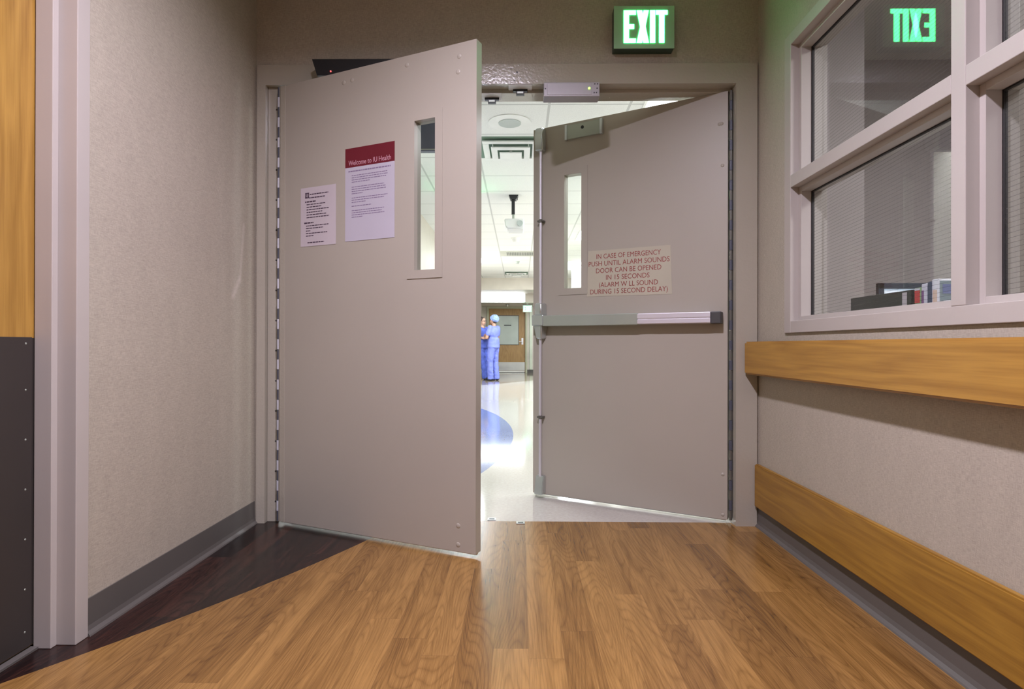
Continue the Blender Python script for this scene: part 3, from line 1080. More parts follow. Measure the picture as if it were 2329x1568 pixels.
struct('wall_office_return', bm, M['wall_office'], 'short office wall between the double doors and the office', 'wall')

t = thing('counter', 'grey office counter below the window ledge holding boxes and monitor', 'counter', (1.6, 1.9, 0))
bm = bm_new(); box(bm, 1.300, 1.74, 0.55, 2.88, 0.89, 0.93, 0.004); box(bm, 1.741, 2.6, 2.3, 3.70, 0.89, 0.93, 0.004)
obj('countertop', bm, M['counter'], t)
bm = bm_new(); box(bm, 1.300, 1.50, 0.60, 2.86, 0, 0.89)
box(bm, 1.76, 2.55, 3.3, 3.70, 0, 0.89)
obj('cabinet', bm, M['counter'], t)

t = thing('document_tray', 'long dark document box standing against the window sill behind the glass', 'document box', (1.37, 2.11, 0.93))
bm = bm_new()
box(bm, 1.306, 1.312, 1.935, 2.290, 0.931, 1.056, 0.001)
box(bm, 1.430, 1.436, 1.935, 2.290, 0.931, 1.056, 0.001)
box(bm, 1.306, 1.436, 2.284, 2.290, 0.931, 1.056, 0.001)
box(bm, 1.306, 1.436, 1.935, 1.941, 0.931, 1.056, 0.001)
box(bm, 1.306, 1.436, 1.935, 2.290, 0.931, 0.937)
obj('body', bm, M['tray'], t)
bm = bm_new(); box(bm, 1.3048, 1.3058, 1.960, 1.983, 0.945, 1.050)
obj('label_strip', bm, M['paper'], t)
bm = bm_new(); box(bm, 1.318, 1.426, 1.945, 2.278, 0.938, 1.040)
obj('paper_stack', bm, M['b_white'], t)

t = thing('monitor', 'dark blue framed monitor with pale screen behind the document box', 'monitor', (2.13, 3.05, 0.93))
bm = bm_new()
x0, x1, z0, z1, f = 1.885, 2.36, 0.985, 1.200, 0.030
ys = 3.05
box(bm, x0, x1, ys, ys + 0.025, z0, z0 + f, 0.002)
box(bm, x0, x1, ys, ys + 0.025, z1 - f, z1, 0.002)
box(bm, x0, x0 + f, ys, ys + 0.025, z0, z1, 0.002)
box(bm, x1 - f, x1, ys, ys + 0.025, z0, z1, 0.002)
box(bm, x0 + 0.01, x1 - 0.01, ys + 0.018, ys + 0.04, z0 + 0.01, z1 - 0.01)
obj('bezel', bm, M['mon'], t)
bm = bm_new(); box(bm, x0 + f, x1 - f, ys + 0.012, ys + 0.017, z0 + f, z1 - f)
obj('screen', bm, M['screen'], t)
bm = bm_new(); box(bm, 2.10, 2.15, ys + 0.03, ys + 0.05, 0.935, 1.08); box(bm, 2.03, 2.22, ys - 0.04, ys + 0.1, 0.93, 0.94)
obj('stand', bm, M['mon'], t)

def book(name, y0, y1, zt, spine, label, cat, blocks=(), depth=0.15, x=1.306, cover=None):
    t = thing(name, label, cat, (x + depth / 2, (y0 + y1) / 2, 0.93), group=None)
    bm = bm_new(); box(bm, x, x + depth, y0, y1, 0.931, zt, 0.003)
    obj('body', bm, spine, t)
    for (m, a, b_, c, d_, face) in blocks:
        bm = bm_new()
        if face == 'spine':
            box(bm, x - 0.0012, x, y0 + a, y0 + b_, c, d_)
        else:
            box(bm, x + a, x + b_, y0 - 0.0012, y0, c, d_)
        obj('printed_block', bm, m, t)
    return t
book('carton', 1.894, 1.924, 1.0600, M['b_green'], 'narrow green-edged carton with red label beside the dark document box', 'carton',
     [(M['b_red'], 0.003, 0.027, 1.010, 1.050, 'spine'), (M['b_white'], 0.003, 0.027, 1.051, 1.058, 'spine')])
book('carton', 1.867, 1.891, 1.0700, M['b_white'], 'white carton with violet stripe between red-labelled carton and thin slate carton', 'carton',
     [(M['violet'], 0.012, 0.022, 1.000, 1.048, 'spine')])
book('carton', 1.847, 1.864, 1.0740, M['b_dark'], 'thin slate blue carton standing between the two white cartons on the ledge', 'carton')
t = book('carton', 1.814, 1.844, 1.0790, M['b_white'], 'tall white carton with peach label and slate blue front, nearest the window post', 'carton',
     [(M['b_peach'], 0.006, 0.024, 0.985, 1.045, 'spine'), (M['b_teal'], 0.004, 0.146, 0.933, 1.072, 'front')])
for m_, a_, b_, c_, d_ in ((M['b_blue'], 0.012, 0.125, 1.032, 1.062), (M['b_dark'], 0.060, 0.125, 0.985, 1.002), (M['b_white'], 0.015, 0.09, 1.008, 1.011)):
    bxobj('printed_block', m_, (1.306 + a_, 1.306 + b_, 1.8116, 1.8128, c_, d_), t)

# ------------------------------------------------------------------ corridor ceiling cans
for i, (cx_, cy_) in enumerate(CANS):
    t = thing('recessed_light', ('round recessed downlight in the ceiling before the doors', 'round recessed downlight in the ceiling behind the viewer')[i],
              'ceiling light', (cx_, cy_, ZC))
    bm = bm_new()
    b = bmesh.new()
    segs = 32
    prev = None
    for r_, z_ in ((0.105, ZC - 0.004), (0.083, ZC - 0.004), (0.078, ZC + 0.0), (0.068, ZC + 0.075)):
        ring = [b.verts.new((cx_ + r_ * math.cos(2 * PI * q / segs), cy_ + r_ * math.sin(2 * PI * q / segs), z_)) for q in range(segs)]
        if prev:
            for q in range(segs):
                b.faces.new((prev[q], prev[(q + 1) % segs], ring[(q + 1) % segs], ring[q]))
        prev = ring
    merge(bm, b)
    obj('reflector', bm, M['white'], t, smooth=True)
    bm = bm_new(); cyl(bm, (cx_, cy_, ZC + 0.012), (cx_, cy_, ZC + 0.020), 0.0755, seg=32)
    obj('lens', bm, M['lens'], t)
    area_light('lamp', (cx_, cy_, ZC + 0.008), (0, 0, 0), 0.135, (P_NEAR, P_BACK)[i], C_NEAR, 'DISK', spread=R(158), parent=t)

# office ceiling lamp
t = thing('ceiling_panel', 'square light panel in the office ceiling behind the window', 'ceiling light', (2.7, 1.2, 2.71))
bm = bm_new(); box(bm, 2.4, 3.0, 0.9, 1.5, 2.70, 2.72, 0.002)
obj('frame', bm, M['white'], t)
bm = bm_new(); box(bm, 2.43, 2.97, 0.93, 1.47, 2.697, 2.700)
obj('diffuser', bm, emis('office_diffuser', (1, 0.97, 0.98), 1.2), t)
area_light('lamp', (2.7, 1.2, 2.69), (0, 0, 0), 0.5, P_OFFICE, C_OFFICE, 'SQUARE', parent=t)

# ------------------------------------------------------------------ the hall beyond
HX0, HX1, HZ = -1.37, 1.62, 2.69
bm = bm_new(); box(bm, HX0 - 0.1, HX0, 2.97, 15.9, 0, HZ)
struct('wall_hall_left', bm, M['wall_hall'], 'cream left wall of the hall beyond the doors', 'wall')
bm = bm_new(); box(bm, HX1, HX1 + 0.1, 2.97, 18.6, 0, HZ)
struct('wall_hall_right', bm, M['wall_hall'], 'cream right wall of the hall beyond the doors', 'wall')
bm = bm_new(); box(bm, HX0 - 0.1, HX1 + 0.1, 2.97, 15.5, HZ, HZ + 0.03)
struct('ceiling_far', bm, M['ceil'], 'white tiled ceiling of the hall beyond the doors', 'ceiling')
# soffits stepping down at the end
bm = bm_new()
box(bm, HX0 - 0.3, HX1 + 0.1, 15.5, 15.6, 2.372, HZ + 0.03)
box(bm, HX0 - 0.3, HX1 + 0.1, 15.6, 16.65, 2.372, 2.42)
box(bm, HX0 - 0.3, HX1 + 0.1, 16.65, 16.75, 2.112, 2.42)
box(bm, HX0 - 0.3, HX1 + 0.1, 16.75, 18.6, 2.112, 2.16)
struct('trim_4', bm, M['wall_hall'], 'stepped cream soffit over the far end of the hall', 'soffit')
bm = bm_new()
box(bm, HX0 - 0.3, -1.05 , 18.4, 18.5, 0, 2.3)
box(bm, 0.235, HX1, 18.4, 18.5, 0, 2.3)
box(bm, -1.05, 0.235, 18.4, 18.5, 2.10, 2.3)
struct('wall_far', bm, M['wall_hall'], 'end wall of the hall with the wooden door', 'wall')
bm = bm_new()
box(bm, -1.67, -1.21, 17.3, 18.4, 0, 2.16)
struct('wall_far_side', bm, M['wall_hall'], 'cream wall jog left of the far wooden door', 'wall')
bm = bm_new()
box(bm, -1.215, -1.155, 17.28, 17.36, 0, 2.11, 0.004)
struct('trim_5', bm, mat('pale_green_trim', (0.62, 0.68, 0.55), 0.5), 'pale vertical corner guard left of the far wooden door', 'trim')
bm = bm_new()
box(bm, 0.315, 0.400, 18.36, 18.40, 0.10, 2.05, 0.004)
struct('trim_6', bm, bpy.data.materials['pale_green_trim'], 'pale vertical corner guard right of the far wooden door', 'trim')
bm = bm_new()
for a, b_ in ((-1.65, -1.05), (0.235, 1.6)):
    box(bm, a, b_, 18.39, 18.40, 0, 0.10)
struct('baseboard_far', bm, M['cove'], 'grey base along the far end wall', 'baseboard')

# far door
bm = bm_new()
box(bm, -1.045, -0.985, 18.34, 18.46, 0, 2.12, 0.003)
box(bm, 0.180, 0.240, 18.34, 18.46, 0, 2.12, 0.003)
box(bm, -0.985, 0.180, 18.34, 18.46, 2.045, 2.12, 0.003)
struct('trim_7', bm, mat('far_frame_paint', (0.45, 0.46, 0.33), 0.45), 'olive grey frame of the far wooden door', 'door frame')
bm = bm_new()
box(bm, -0.985, 0.180, 18.41, 18.45, 0.012, 2.045)
d4 = struct('door_4', bm, M['oak_far'], 'distant wooden door with wide frosted window at the hall end', 'door')
bm = bm_new(); box(bm, -0.775, -0.025, 18.395, 18.41, 0.885, 1.835, 0.002)
fr = obj('window_frame', bm, M['cove'], d4)
bm = bm_new(); box(bm, -0.755, -0.045, 18.390, 18.396, 0.905, 1.815)
pn = obj('frosted_pane', bm, M['frost'], fr)
bm = bm_new(); box(bm, -0.50, -0.27, 18.386, 18.390, 1.50, 1.53)
obj('dark_strip', bm, M['dark'], pn)
bm = bm_new(); box(bm, -0.975, 0.165, 18.402, 18.41, 0.06, 0.335, 0.001)
obj('kick_plate', bm, M['steel'], d4)
bm = bm_new()
cyl(bm, (0.085, 18.41, 0.99), (0.085, 18.35, 0.99), 0.012, seg=12)
cyl(bm, (0.090, 18.355, 0.99), (-0.02, 18.355, 0.99), 0.010, seg=12)
box(bm, 0.055, 0.115, 18.400, 18.412, 0.90, 1.11, 0.004)
obj('lever_handle', bm, M['alu_l'], d4)
bm = bm_new(); box(bm, -0.96, 0.16, 18.402, 18.41, 0.012, 0.05)
obj('bottom_seal', bm, M['white'], d4)

o = bxobj('crash_rail', M['oak_far'], (-1.210, -1.19, 17.45, 18.38, 0.12, 0.36), bev=0.004, origin=(-1.20, 17.9, 0.12))
# low rail stub seen on the wall left of the two people
setup(o, 'short distant oak bumper rail on the jog by the far door', 'bumper rail')
o = bxobj('bumper_rail', M['oak_far'], (-1.62, -1.25, 17.26, 17.30, 0.10, 0.33), bev=0.004, origin=(-1.4, 17.28, 0.10))
setup(o, 'low oak bumper board left of the two people in blue', 'bumper rail')

t = thing('wall_dispenser', 'small white dispenser on the wall left of the two people in blue', 'dispenser', (-1.34, 17.25, 1.25))
bm = bm_new(); box(bm, -1.40, -1.27, 17.20, 17.30, 1.20, 1.42, 0.01)
obj('body', bm, M['white_p'], t)
bm = bm_new(); box(bm, -1.37, -1.30, 17.19, 17.21, 1.15, 1.21, 0.005)
obj('nozzle', bm, M['grille'], t)

# lighting of the hall: recessed panels
def panel(x0, x1, y0, y1, z, power, label, vis_shift=0.0):
    t = thing('ceiling_panel', label, 'ceiling light', ((x0 + x1) / 2, (y0 + y1) / 2, z))
    bm = bm_new()
    f = 0.02
    for a in ((x0 - f, x0, y0 - f, y1 + f), (x1, x1 + f, y0 - f, y1 + f), (x0, x1, y0 - f, y0), (x0, x1, y1, y1 + f)):
        box(bm, a[0], a[1], a[2], a[3], z - 0.006, z + 0.0)
    obj('frame', bm, M['white'], t)
    bm = bm_new(); box(bm, x0, x1, y0, y1, z - 0.004, z - 0.001)
    obj('diffuser', bm, M['panel'], t)
    area_light('lamp', ((x0 + x1) / 2, (y0 + y1) / 2, z - 0.012), (0, 0, 0), x1 - x0, power, C_HALL, 'RECTANGLE', size_y=y1 - y0, parent=t)
panel(0.95, 1.50, 3.70, 4.41, HZ, P_HALL * 0.3, 'bright ceiling panel at top of the gap over the right door')
panel(-1.30, -0.75, 4.55, 5.15, HZ, P_HALL * 0.3, 'ceiling panel behind the dark slate panel in the hall')
panel(0.965, 1.50, 9.10, 9.95, HZ, P_HALL, 'bright ceiling panel glimpsed through the right door window')
panel(0.965, 1.50, 6.3, 7.5, HZ, P_HALL, 'hall ceiling panel nearer than the one glimpsed through the right door window')
panel(-1.30, -0.80, 11.4, 12.6, HZ, P_HALL, 'left hall ceiling panel before the far soffit')
panel(0.965, 1.50, 12.6, 13.8, HZ, P_HALL, 'right hall ceiling panel before the far soffit')

panel(0.55, 1.15, 17.1, 17.7, 2.112, 14, 'unseen panel added to brighten the low soffit, right of the far door')  # hidden lamp added to lighten the wall above the far door

# long luminous band on the soffit
t = thing('light_band', 'long white lit band across the far soffit above the wooden door', 'light', (-0.5, 16.64, 2.11))
bm = bm_new(); box(bm, -1.55, 0.150, 16.62, 16.65, 2.118, 2.365)
obj('diffuser', bm, M['panel'], t)
bm = bm_new()
box(bm, -1.56, 0.160, 16.615, 16.65, 2.362, 2.371); box(bm, -1.56, 0.160, 16.615, 16.65, 2.112, 2.119)
box(bm, 0.150, 0.160, 16.615, 16.65, 2.112, 2.371)
obj('frame', bm, M['white'], t)
area_light('lamp', (-0.7, 16.60, 2.24), (R(90), 0, 0), 1.6, 9, C_HALL, 'RECTANGLE', size_y=0.22, parent=t)
t = thing('added_glow_box', 'glowing box added high on the right wall for the bright block in the right door window', 'light', (1.37, 12.5, 2.12))  # added glow in place of a bright lit surface, no known fixture
bm = bm_new(); box(bm, 1.12, 1.60, 12.50, 12.58, 2.12, 2.62, 0.004)
obj('housing', bm, M['white'], t)
bm = bm_new(); box(bm, 1.14, 1.58, 12.49, 12.50, 2.14, 2.60)
obj('diffuser', bm, M['panel'], t)

# ceiling speaker
t = thing('ceiling_speaker', 'round ceiling speaker with grey grille nearest the doors', 'speaker', (-0.085, 4.70, HZ))
bm = bm_new()
cyl(bm, (-0.085, 4.70, HZ - 0.006), (-0.085, 4.70, HZ), 0.175, seg=48)
obj('rim', bm, M['white'], t)
bm = bm_new(); cyl(bm, (-0.085, 4.70, HZ - 0.010), (-0.085, 4.70, HZ - 0.005), 0.092, seg=40)
obj('grille', bm, M['grille'], t)

# square ceiling diffusers
def diffuser(x0, y0, s, z, label):
    t = thing('air_diffuser', label, 'air vent', (x0 + s / 2, y0 + s / 2, z))
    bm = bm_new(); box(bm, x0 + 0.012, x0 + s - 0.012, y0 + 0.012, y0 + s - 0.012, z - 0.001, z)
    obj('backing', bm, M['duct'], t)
    for w_, zz in ((0.50, 0.022), (0.35, 0.050)):
        bm = bm_new()
        c, d_ = x0 + s / 2, y0 + s / 2
        h_, th = w_ / 2, 0.055
        for (a, b_, e, f) in ((c - h_, c + h_, d_ - h_, d_ - h_ + th), (c - h_, c + h_, d_ + h_ - th, d_ + h_),
                              (c - h_, c - h_ + th, d_ - h_ + th, d_ + h_ - th), (c + h_ - th, c + h_, d_ - h_ + th, d_ + h_ - th)):
            box(bm, a, b_, e, f, z - zz - 0.014, z - zz, 0.002)
        obj('louvre_ring', bm, M['white'], t)
    bm = bm_new(); c = x0 + s / 2; d_ = y0 + s / 2
    box(bm, c - 0.10, c + 0.10, d_ - 0.10, d_ + 0.10, z - 0.085, z - 0.074, 0.002)
    box(bm, c - 0.012, c + 0.012, d_ - 0.012, d_ + 0.012, z - 0.075, z - 0.001)
    obj('centre_plate', bm, M['white'], t)
    for q in (-1, 1):
        bm = bm_new()
        box(bm, c + q * 0.16 - 0.004, c + q * 0.16 + 0.004, d_ - 0.2, d_ + 0.2, z - 0.052, z - 0.034)
        box(bm, c + q * 0.16 - 0.004, c + q * 0.16 + 0.004, d_ + 0.19, d_ + 0.2, z - 0.052, z - 0.001)
        obj('bracket', bm, M['grille'], t)
diffuser(-0.385, 5.00, 0.60, HZ, 'square white air diffuser in front of the ceiling projector')
diffuser(-0.385, 14.2, 0.60, HZ, 'distant square air diffuser near the far soffit')

# linear grille
t = thing('ceiling_grille', 'narrow slotted return grille across the ceiling tile past the projector', 'air vent', (-0.05, 11.4, HZ))
bm = bm_new(); box(bm, -0.385, 0.60, 11.12, 11.71, HZ - 0.006, HZ, 0.001)
obj('plate', bm, mat('grille_plate', (0.50, 0.51, 0.45), 0.6), t)
bm = bm_new()
for k in range(16):
    x = -0.26 + k * 0.033
    box(bm, x, x + 0.022, 11.22, 11.58, HZ - 0.009, HZ - 0.006)
obj('slot', bm, M['grille_d'], t)

# smoke detector and small sensor
def puck(x, y, r_, label, name='smoke_detector', cat='smoke detector', m=None):
    t = thing(name, label, cat, (x, y, HZ))
    bm = bm_new(); cyl(bm, (x, y, HZ - 0.02), (x, y, HZ), r_ * 0.9, r_, 24)
    obj('base', bm, M['white'], t)
    bm = bm_new(); cyl(bm, (x, y, HZ - 0.07), (x, y, HZ - 0.02), r_ * 0.55, r_ * 0.8, 24)
    obj('head', bm, m or M['white_p'], t)
puck(-0.07, 9.75, 0.085, 'white smoke detector on the ceiling just past the projector')
puck(-0.055, 12.3, 0.07, 'small grey sprinkler cap behind the slotted ceiling grille', 'sprinkler', 'sprinkler', M['grille'])
t = thing('sprinkler', 'tiny dark sprinkler under the low soffit before the far wooden door', 'sprinkler', (-0.37, 17.3, 2.112))
bm = bm_new(); cyl(bm, (-0.37, 17.3, 2.10), (-0.37, 17.3, 2.112), 0.06, seg=16)
obj('cover', bm, M['grille_d'], t)
bm = bm_new(); cyl(bm, (-0.37, 17.3, 2.04), (-0.37, 17.3, 2.10), 0.012, 0.025, seg=12)
obj('head', bm, M['white'], t)

# projector on a black pole
t = thing('projector', 'white projector hanging from the hall ceiling on a black pole', 'projector', (-0.08, 7.0, HZ))
bm = bm_new()
prism(bm, [(-0.135, HZ), (-0.02, HZ), (-0.045, HZ - 0.05), (-0.115, HZ - 0.05)], 'Y', 6.95, 7.07)
obj('ceiling_plate', bm, M['dark'], t)
bm = bm_new(); box(bm, -0.102, -0.062, 6.98, 7.02, 2.46, HZ - 0.045, 0.003); box(bm, -0.035, -0.028, 6.98, 6.99, HZ - 0.06, HZ - 0.02)
obj('pole', bm, M['dark'], t)
bm = bm_new(); box(bm, -0.095, -0.065, 6.985, 7.015, 2.39, 2.465, 0.003)
obj('lower_pole', bm, M['alu_g'], t)
bm = bm_new(); prism(bm, [(-0.19, 2.40), (0.055, 2.40), (0.05, 2.275), (-0.15, 2.275), (-0.18, 2.31)], 'Y', 6.93, 7.25)
bmesh.ops.bevel(bm, geom=list(bm.edges), offset=0.012, segments=3, affect='EDGES')
pj = obj('body', bm, M['white_p'], t, smooth=True)
bm = bm_new(); cyl(bm, (0.0, 6.932, 2.34), (0.0, 6.918, 2.34), 0.035, seg=20)
obj('lens', bm, M['grille'], pj)

# dark slate panel seen through the left door window
t = thing('ceiling_display', 'dark slate display hanging from the hall ceiling, seen through left door window', 'display', (-0.9, 4.4, HZ))
bm = bm_new(); box(bm, -1.22, -0.42, 4.38, 4.44, 2.352, 2.66, 0.006)
obj('housing', bm, M['slate'], t)
bm = bm_new(); box(bm, -0.88, -0.80, 4.39, 4.43, 2.65, HZ)
obj('bracket', bm, M['darkgrey'], t)
bm = bm_new(); box(bm, -1.20, -0.44, 4.376, 4.381, 2.358, 2.366)
obj('bezel_line', bm, M['alu_g'], t)

# ------------------------------------------------------------------ the two people
def hand(bm, wrist, d, up, out, s=1.0):
    """palm + five fingers; d forward along the hand, up = back of hand normal, out = thumb side"""
    w, d, up, out = Vector(wrist), Vector(d).normalized(), Vector(up).normalized(), Vector(out).normalized()
    pc = w + d * 0.045 * s
    for k in range(4):
        base = w + d * 0.075 * s + out * (0.028 - 0.018 * k) * s
        cap(bm, w + d * 0.01 * s + out * (0.018 - 0.012 * k) * s, 0.013 * s, base, 0.0115 * s)
        ln = (0.034, 0.040, 0.037, 0.029)[k] * s
        k1 = base + (d * 0.9 - up * 0.35).normalized() * ln
        k2 = k1 + (d * 0.6 - up * 0.8).normalized() * ln * 0.8
        cap(bm, base, 0.0092 * s, k1, 0.0085 * s)
        cap(bm, k1, 0.0085 * s, k2, 0.0075 * s)
    t0 = w + d * 0.02 * s + out * 0.022 * s
    t1 = t0 + (out * 0.8 + d * 0.6).normalized() * 0.034 * s
    t2 = t1 + (out * 0.3 + d * 0.9 - up * 0.3).normalized() * 0.028 * s
    cap(bm, t0, 0.012 * s, t1, 0.0105 * s)
    cap(bm, t1, 0.0105 * s, t2, 0.0085 * s)

def person(loc, rotz, H, label, skin, scrub, capped, lean=0.0, hip_dx=0.0, feet=((-0.09, 0.0), (0.09, 0.0))):
    """faces local -y; lean shifts hips (x) and torso relative to the feet"""
    s = H / 1.68
    t = thing('person', label, 'person', loc, rotz)
    def V(x, y, z):
        return Vector((x * s, y * s, z * s))
    hd = hip_dx
    hipL, hipR = V(-0.085 + hd, lean, 0.90), V(0.085 + hd, lean, 0.90)
    fl, fr_ = feet
    ankL, ankR = V(fl[0], fl[1], 0.08), V(fr_[0], fr_[1], 0.08)
    kneL, kneR = (hipL + ankL) / 2 + V(0, -0.03, 0.01), (hipR + ankR) / 2 + V(0, -0.03, 0.01)
    pel = V(hd, lean, 0.95)
    wst = V(hd, lean - 0.005, 1.06)
    ch = V(hd, lean + 0.005, 1.25)
    shL, shR = V(-0.165 + hd, lean + 0.01, 1.375), V(0.165 + hd, lean + 0.01, 1.375)
    nk = V(hd, lean + 0.012, 1.42)
    hc = V(hd, lean - 0.012, 1.575)
    elL, elR = V(-0.235 + hd, lean - 0.045, 1.115), V(0.235 + hd, lean - 0.045, 1.115)
    wrL, wrR = V(0.035 + hd, lean - 0.205, 1.150), V(-0.035 + hd, lean - 0.175, 1.115)
    # body
    bm = bm_new()
    ball(bm, pel, (0.155 * s, 0.105 * s, 0.12 * s))
    ball(bm, wst, (0.125 * s, 0.09 * s, 0.14 * s))
    ball(bm, ch, (0.155 * s, 0.105 * s, 0.17 * s))
    cap(bm, shL, 0.048 * s, shR, 0.048 * s)
    cap(bm, nk - V(0, 0, 0.03), 0.055 * s, nk + V(0, -0.005, 0.08), 0.047 * s)
    for h_, k_, a_ in ((hipL, kneL, ankL), (hipR, kneR, ankR)):
        cap(bm, h_, 0.082 * s, k_, 0.055 * s)
        cap(bm, k_, 0.054 * s, (k_ + a_) / 2 + V(0, 0.012, 0.04), 0.050 * s)
        cap(bm, (k_ + a_) / 2 + V(0, 0.012, 0.04), 0.048 * s, a_, 0.034 * s)
        cap(bm, a_ + V(0, 0.02, -0.035), 0.034 * s, a_ + V(0, -0.13, -0.045), 0.028 * s)
    for sh, el, wr, other in ((shL, elL, wrL, 1), (shR, elR, wrR, -1)):
        cap(bm, sh, 0.046 * s, el, 0.037 * s)
        cap(bm, el, 0.036 * s, wr, 0.025 * s)
        dvec = (wr - el).normalized()
        hand(bm, wr, dvec + Vector((0, 0.35, 0.05)), Vector((0, -1, 0.2)), Vector((0, 0, 1)), s)
    # head: cranium, jaw, nose, ears, brow
    ball(bm, hc + V(0, 0.012, 0.025), (0.072 * s, 0.092 * s, 0.088 * s), 24, 16)
    ball(bm, hc + V(0, -0.022, -0.040), (0.056 * s, 0.064 * s, 0.070 * s), 24, 16)
    cap(bm, hc + V(0, -0.082, 0.008), 0.009 * s, hc + V(0, -0.098, -0.024), 0.013 * s)
    cap(bm, hc + V(-0.02, -0.074, -0.058), 0.010 * s, hc + V(0.02, -0.074, -0.058), 0.010 * s)
    for e in (-1, 1):
        ball(bm, hc + V(0.074 * e, 0.010, -0.010), (0.010 * s, 0.018 * s, 0.030 * s), 12, 8)
    bm = bake(bm, 0.0065, 3)
    body = obj('body', bm, skin, t, True, smooth=True)
    for e in (-1, 1):
        b = bm_new(); ball(b, hc + V(0.027 * e, -0.077, 0.008), (0.012 * s, 0.008 * s, 0.007 * s), 12, 8)
        obj('eye', b, M['eye'], body, True, smooth=True)
    b = bm_new(); ball(b, hc + V(0, -0.082, -0.060), (0.022 * s, 0.006 * s, 0.006 * s), 12, 8)
    obj('mouth', b, M['lip'], body, True, smooth=True)
    # scrub top
    bm = bm_new()
    ball(bm, ch, (0.180 * s, 0.130 * s, 0.185 * s))
    cap(bm, shL + V(0.01, 0, -0.01), 0.060 * s, shR + V(-0.01, 0, -0.01), 0.060 * s)
    ball(bm, wst + V(0, 0, -0.02), (0.168 * s, 0.130 * s, 0.17 * s))
    bb = bmesh.new()
    bmesh.ops.create_cone(bb, cap_ends=True, segments=28, radius1=1, radius2=0.9, depth=1)
    bmesh.ops.transform(bb, matrix=Matrix.Translation(pel + V(0, 0.0, 0.02)) @ Matrix.Diagonal((0.188 * s, 0.145 * s, 0.24 * s, 1)), verts=bb.verts)
    merge(bm, bb)
    for sh, el in ((shL, elL), (shR, elR)):
        cap(bm, sh, 0.066 * s, sh + (el - sh) * 0.62, 0.064 * s)
    bm = bake(bm, 0.012, 4, 0.018 * s, 0.06)
    # neckline opening
    kill = [v for v in bm.verts if (v.co - (nk + V(0, -0.045, 0.02))).length < 0.062 * s or v.co.z > nk.z + 0.025 * s]
    bmesh.ops.delete(bm, geom=kill, context='VERTS')
    obj('scrub_top', bm, scrub, t, True, smooth=True)
    # trousers
    bm = bm_new()
    ball(bm, pel + V(0, 0.005, -0.03), (0.172 * s, 0.128 * s, 0.15 * s))
    for h_, k_, a_ in ((hipL, kneL, ankL), (hipR, kneR, ankR)):
        cap(bm, h_ + V(0, 0, -0.01), 0.100 * s, k_, 0.078 * s)
        cyl(bm, a_ + V(0, -0.005, -0.055), k_, 0.080 * s, 0.076 * s, 20)
    bm = bake(bm, 0.012, 3, 0.028 * s, 0.07)
    obj('scrub_trousers', bm, scrub, t, True, smooth=True)
    for a_ in (ankL, ankR):
        bm = bm_new()
        ball(bm, a_ + V(0, -0.10, -0.045), (0.048 * s, 0.085 * s, 0.036 * s))
        ball(bm, a_ + V(0, 0.01, -0.040), (0.042 * s, 0.065 * s, 0.042 * s))
        bm = bake(bm, 0.008, 3)
        for v in bm.verts:
            v.co.z = max(v.co.z, 0.0)
        obj('shoe', bm, M['shoe'], t, True, smooth=True)
    if capped:
        bm = bm_new()
        ball(bm, hc + V(0, 0.038, 0.052), (0.108 * s, 0.125 * s, 0.092 * s), 24, 16)
        ball(bm, hc + V(0, 0.085, 0.015), (0.085 * s, 0.075 * s, 0.075 * s), 24, 16)
        bm = bake(bm, 0.009, 3, 0.03 * s, 0.03)
        obj('surgical_cap', bm, M['cap'], t, True, smooth=True, label='puffy pale blue surgical cap')
        bm = bm_new(); ball(bm, hc + V(0, 0.055, -0.045), (0.062 * s, 0.045 * s, 0.045 * s), 20, 12)
        obj('hair', bm, M['hair'], t, True, smooth=True)
    else:
        bm = bm_new()
        ball(bm, hc + V(0, 0.028, 0.038), (0.083 * s, 0.095 * s, 0.090 * s), 24, 16)
        ball(bm, hc + V(0, 0.080, -0.02), (0.065 * s, 0.045 * s, 0.075 * s), 24, 16)
        ball(bm, hc + V(0, 0.125, -0.01), (0.035 * s, 0.035 * s, 0.035 * s), 16, 12)
        bm = bake(bm, 0.008, 2, 0.008 * s, 0.02)
        kill = [v for v in bm.verts if v.co.y < hc.y - 0.045 * s and v.co.z < hc.z + 0.055 * s]
        bmesh.ops.delete(bm, geom=kill, context='VERTS')
        obj('hair', bm, M['hair'], t, True, smooth=True, label='dark hair tied back')
        bm = bm_new()
        for e in (-1, 1):
            bb = bmesh.new()
            bmesh.ops.create_circle(bb, segments=16, radius=1)
            c = hc + V(0.029 * e, -0.096, 0.006)
            ring_o = []
            bb.free()
            for q in range(16):
                a0, a1 = 2 * PI * q / 16, 2 * PI * (q + 1) / 16
                p0 = c + Vector((math.cos(a0) * 0.023 * s, 0, math.sin(a0) * 0.016 * s))
                p1 = c + Vector((math.cos(a1) * 0.023 * s, 0, math.sin(a1) * 0.016 * s))
                cyl(bm, p0, p1, 0.0022, seg=6)
            cyl(bm, hc + V(0.052 * e, -0.095, 0.010), hc + V(0.078 * e, 0.0, 0.005), 0.002, seg=6)
        cyl(bm, hc + V(-0.008, -0.098, 0.010), hc + V(0.008, -0.098, 0.010), 0.002, seg=6)
        obj('glasses', bm, M['dark'], t, True)
        bm = bm_new(); box(bm, (0.085 + hd) * s, (0.135 + hd) * s, (lean - 0.165) * s, (lean - 0.155) * s, 0.93 * s, 1.0 * s, 0.004)
        obj('badge', bm, M['paper'], t, True, label='small white name badge at the waist')
    return t

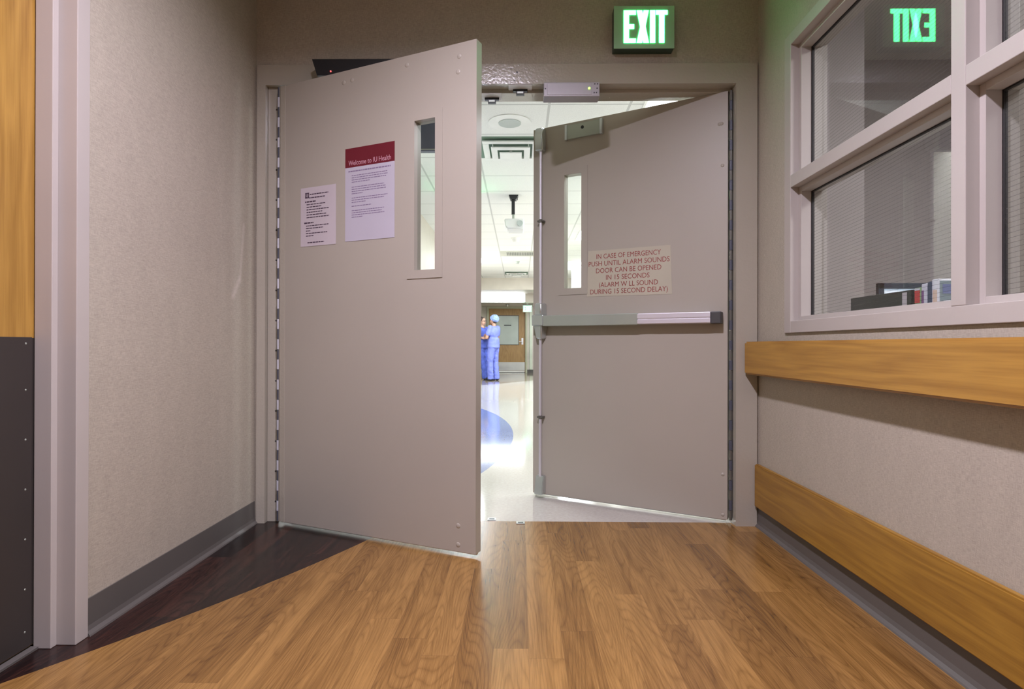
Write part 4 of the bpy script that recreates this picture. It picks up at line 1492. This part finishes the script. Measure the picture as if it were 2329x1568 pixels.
person((-0.648, 14.32, 0), R(-125), 1.60, 'person seen from behind in light blue scrubs and puffy blue cap, arms folded', M['skin2'], M['scrub_b'], True,
       feet=((-0.10, 0.03), (0.095, -0.02)))
person((-0.855, 14.72, 0), R(52), 1.585, 'person with glasses and tied dark hair in darker blue scrubs, arms folded', M['skin'], M['scrub_a'], False,
       lean=0.10, hip_dx=-0.05, feet=((-0.07, -0.02), (0.07, 0.0)))
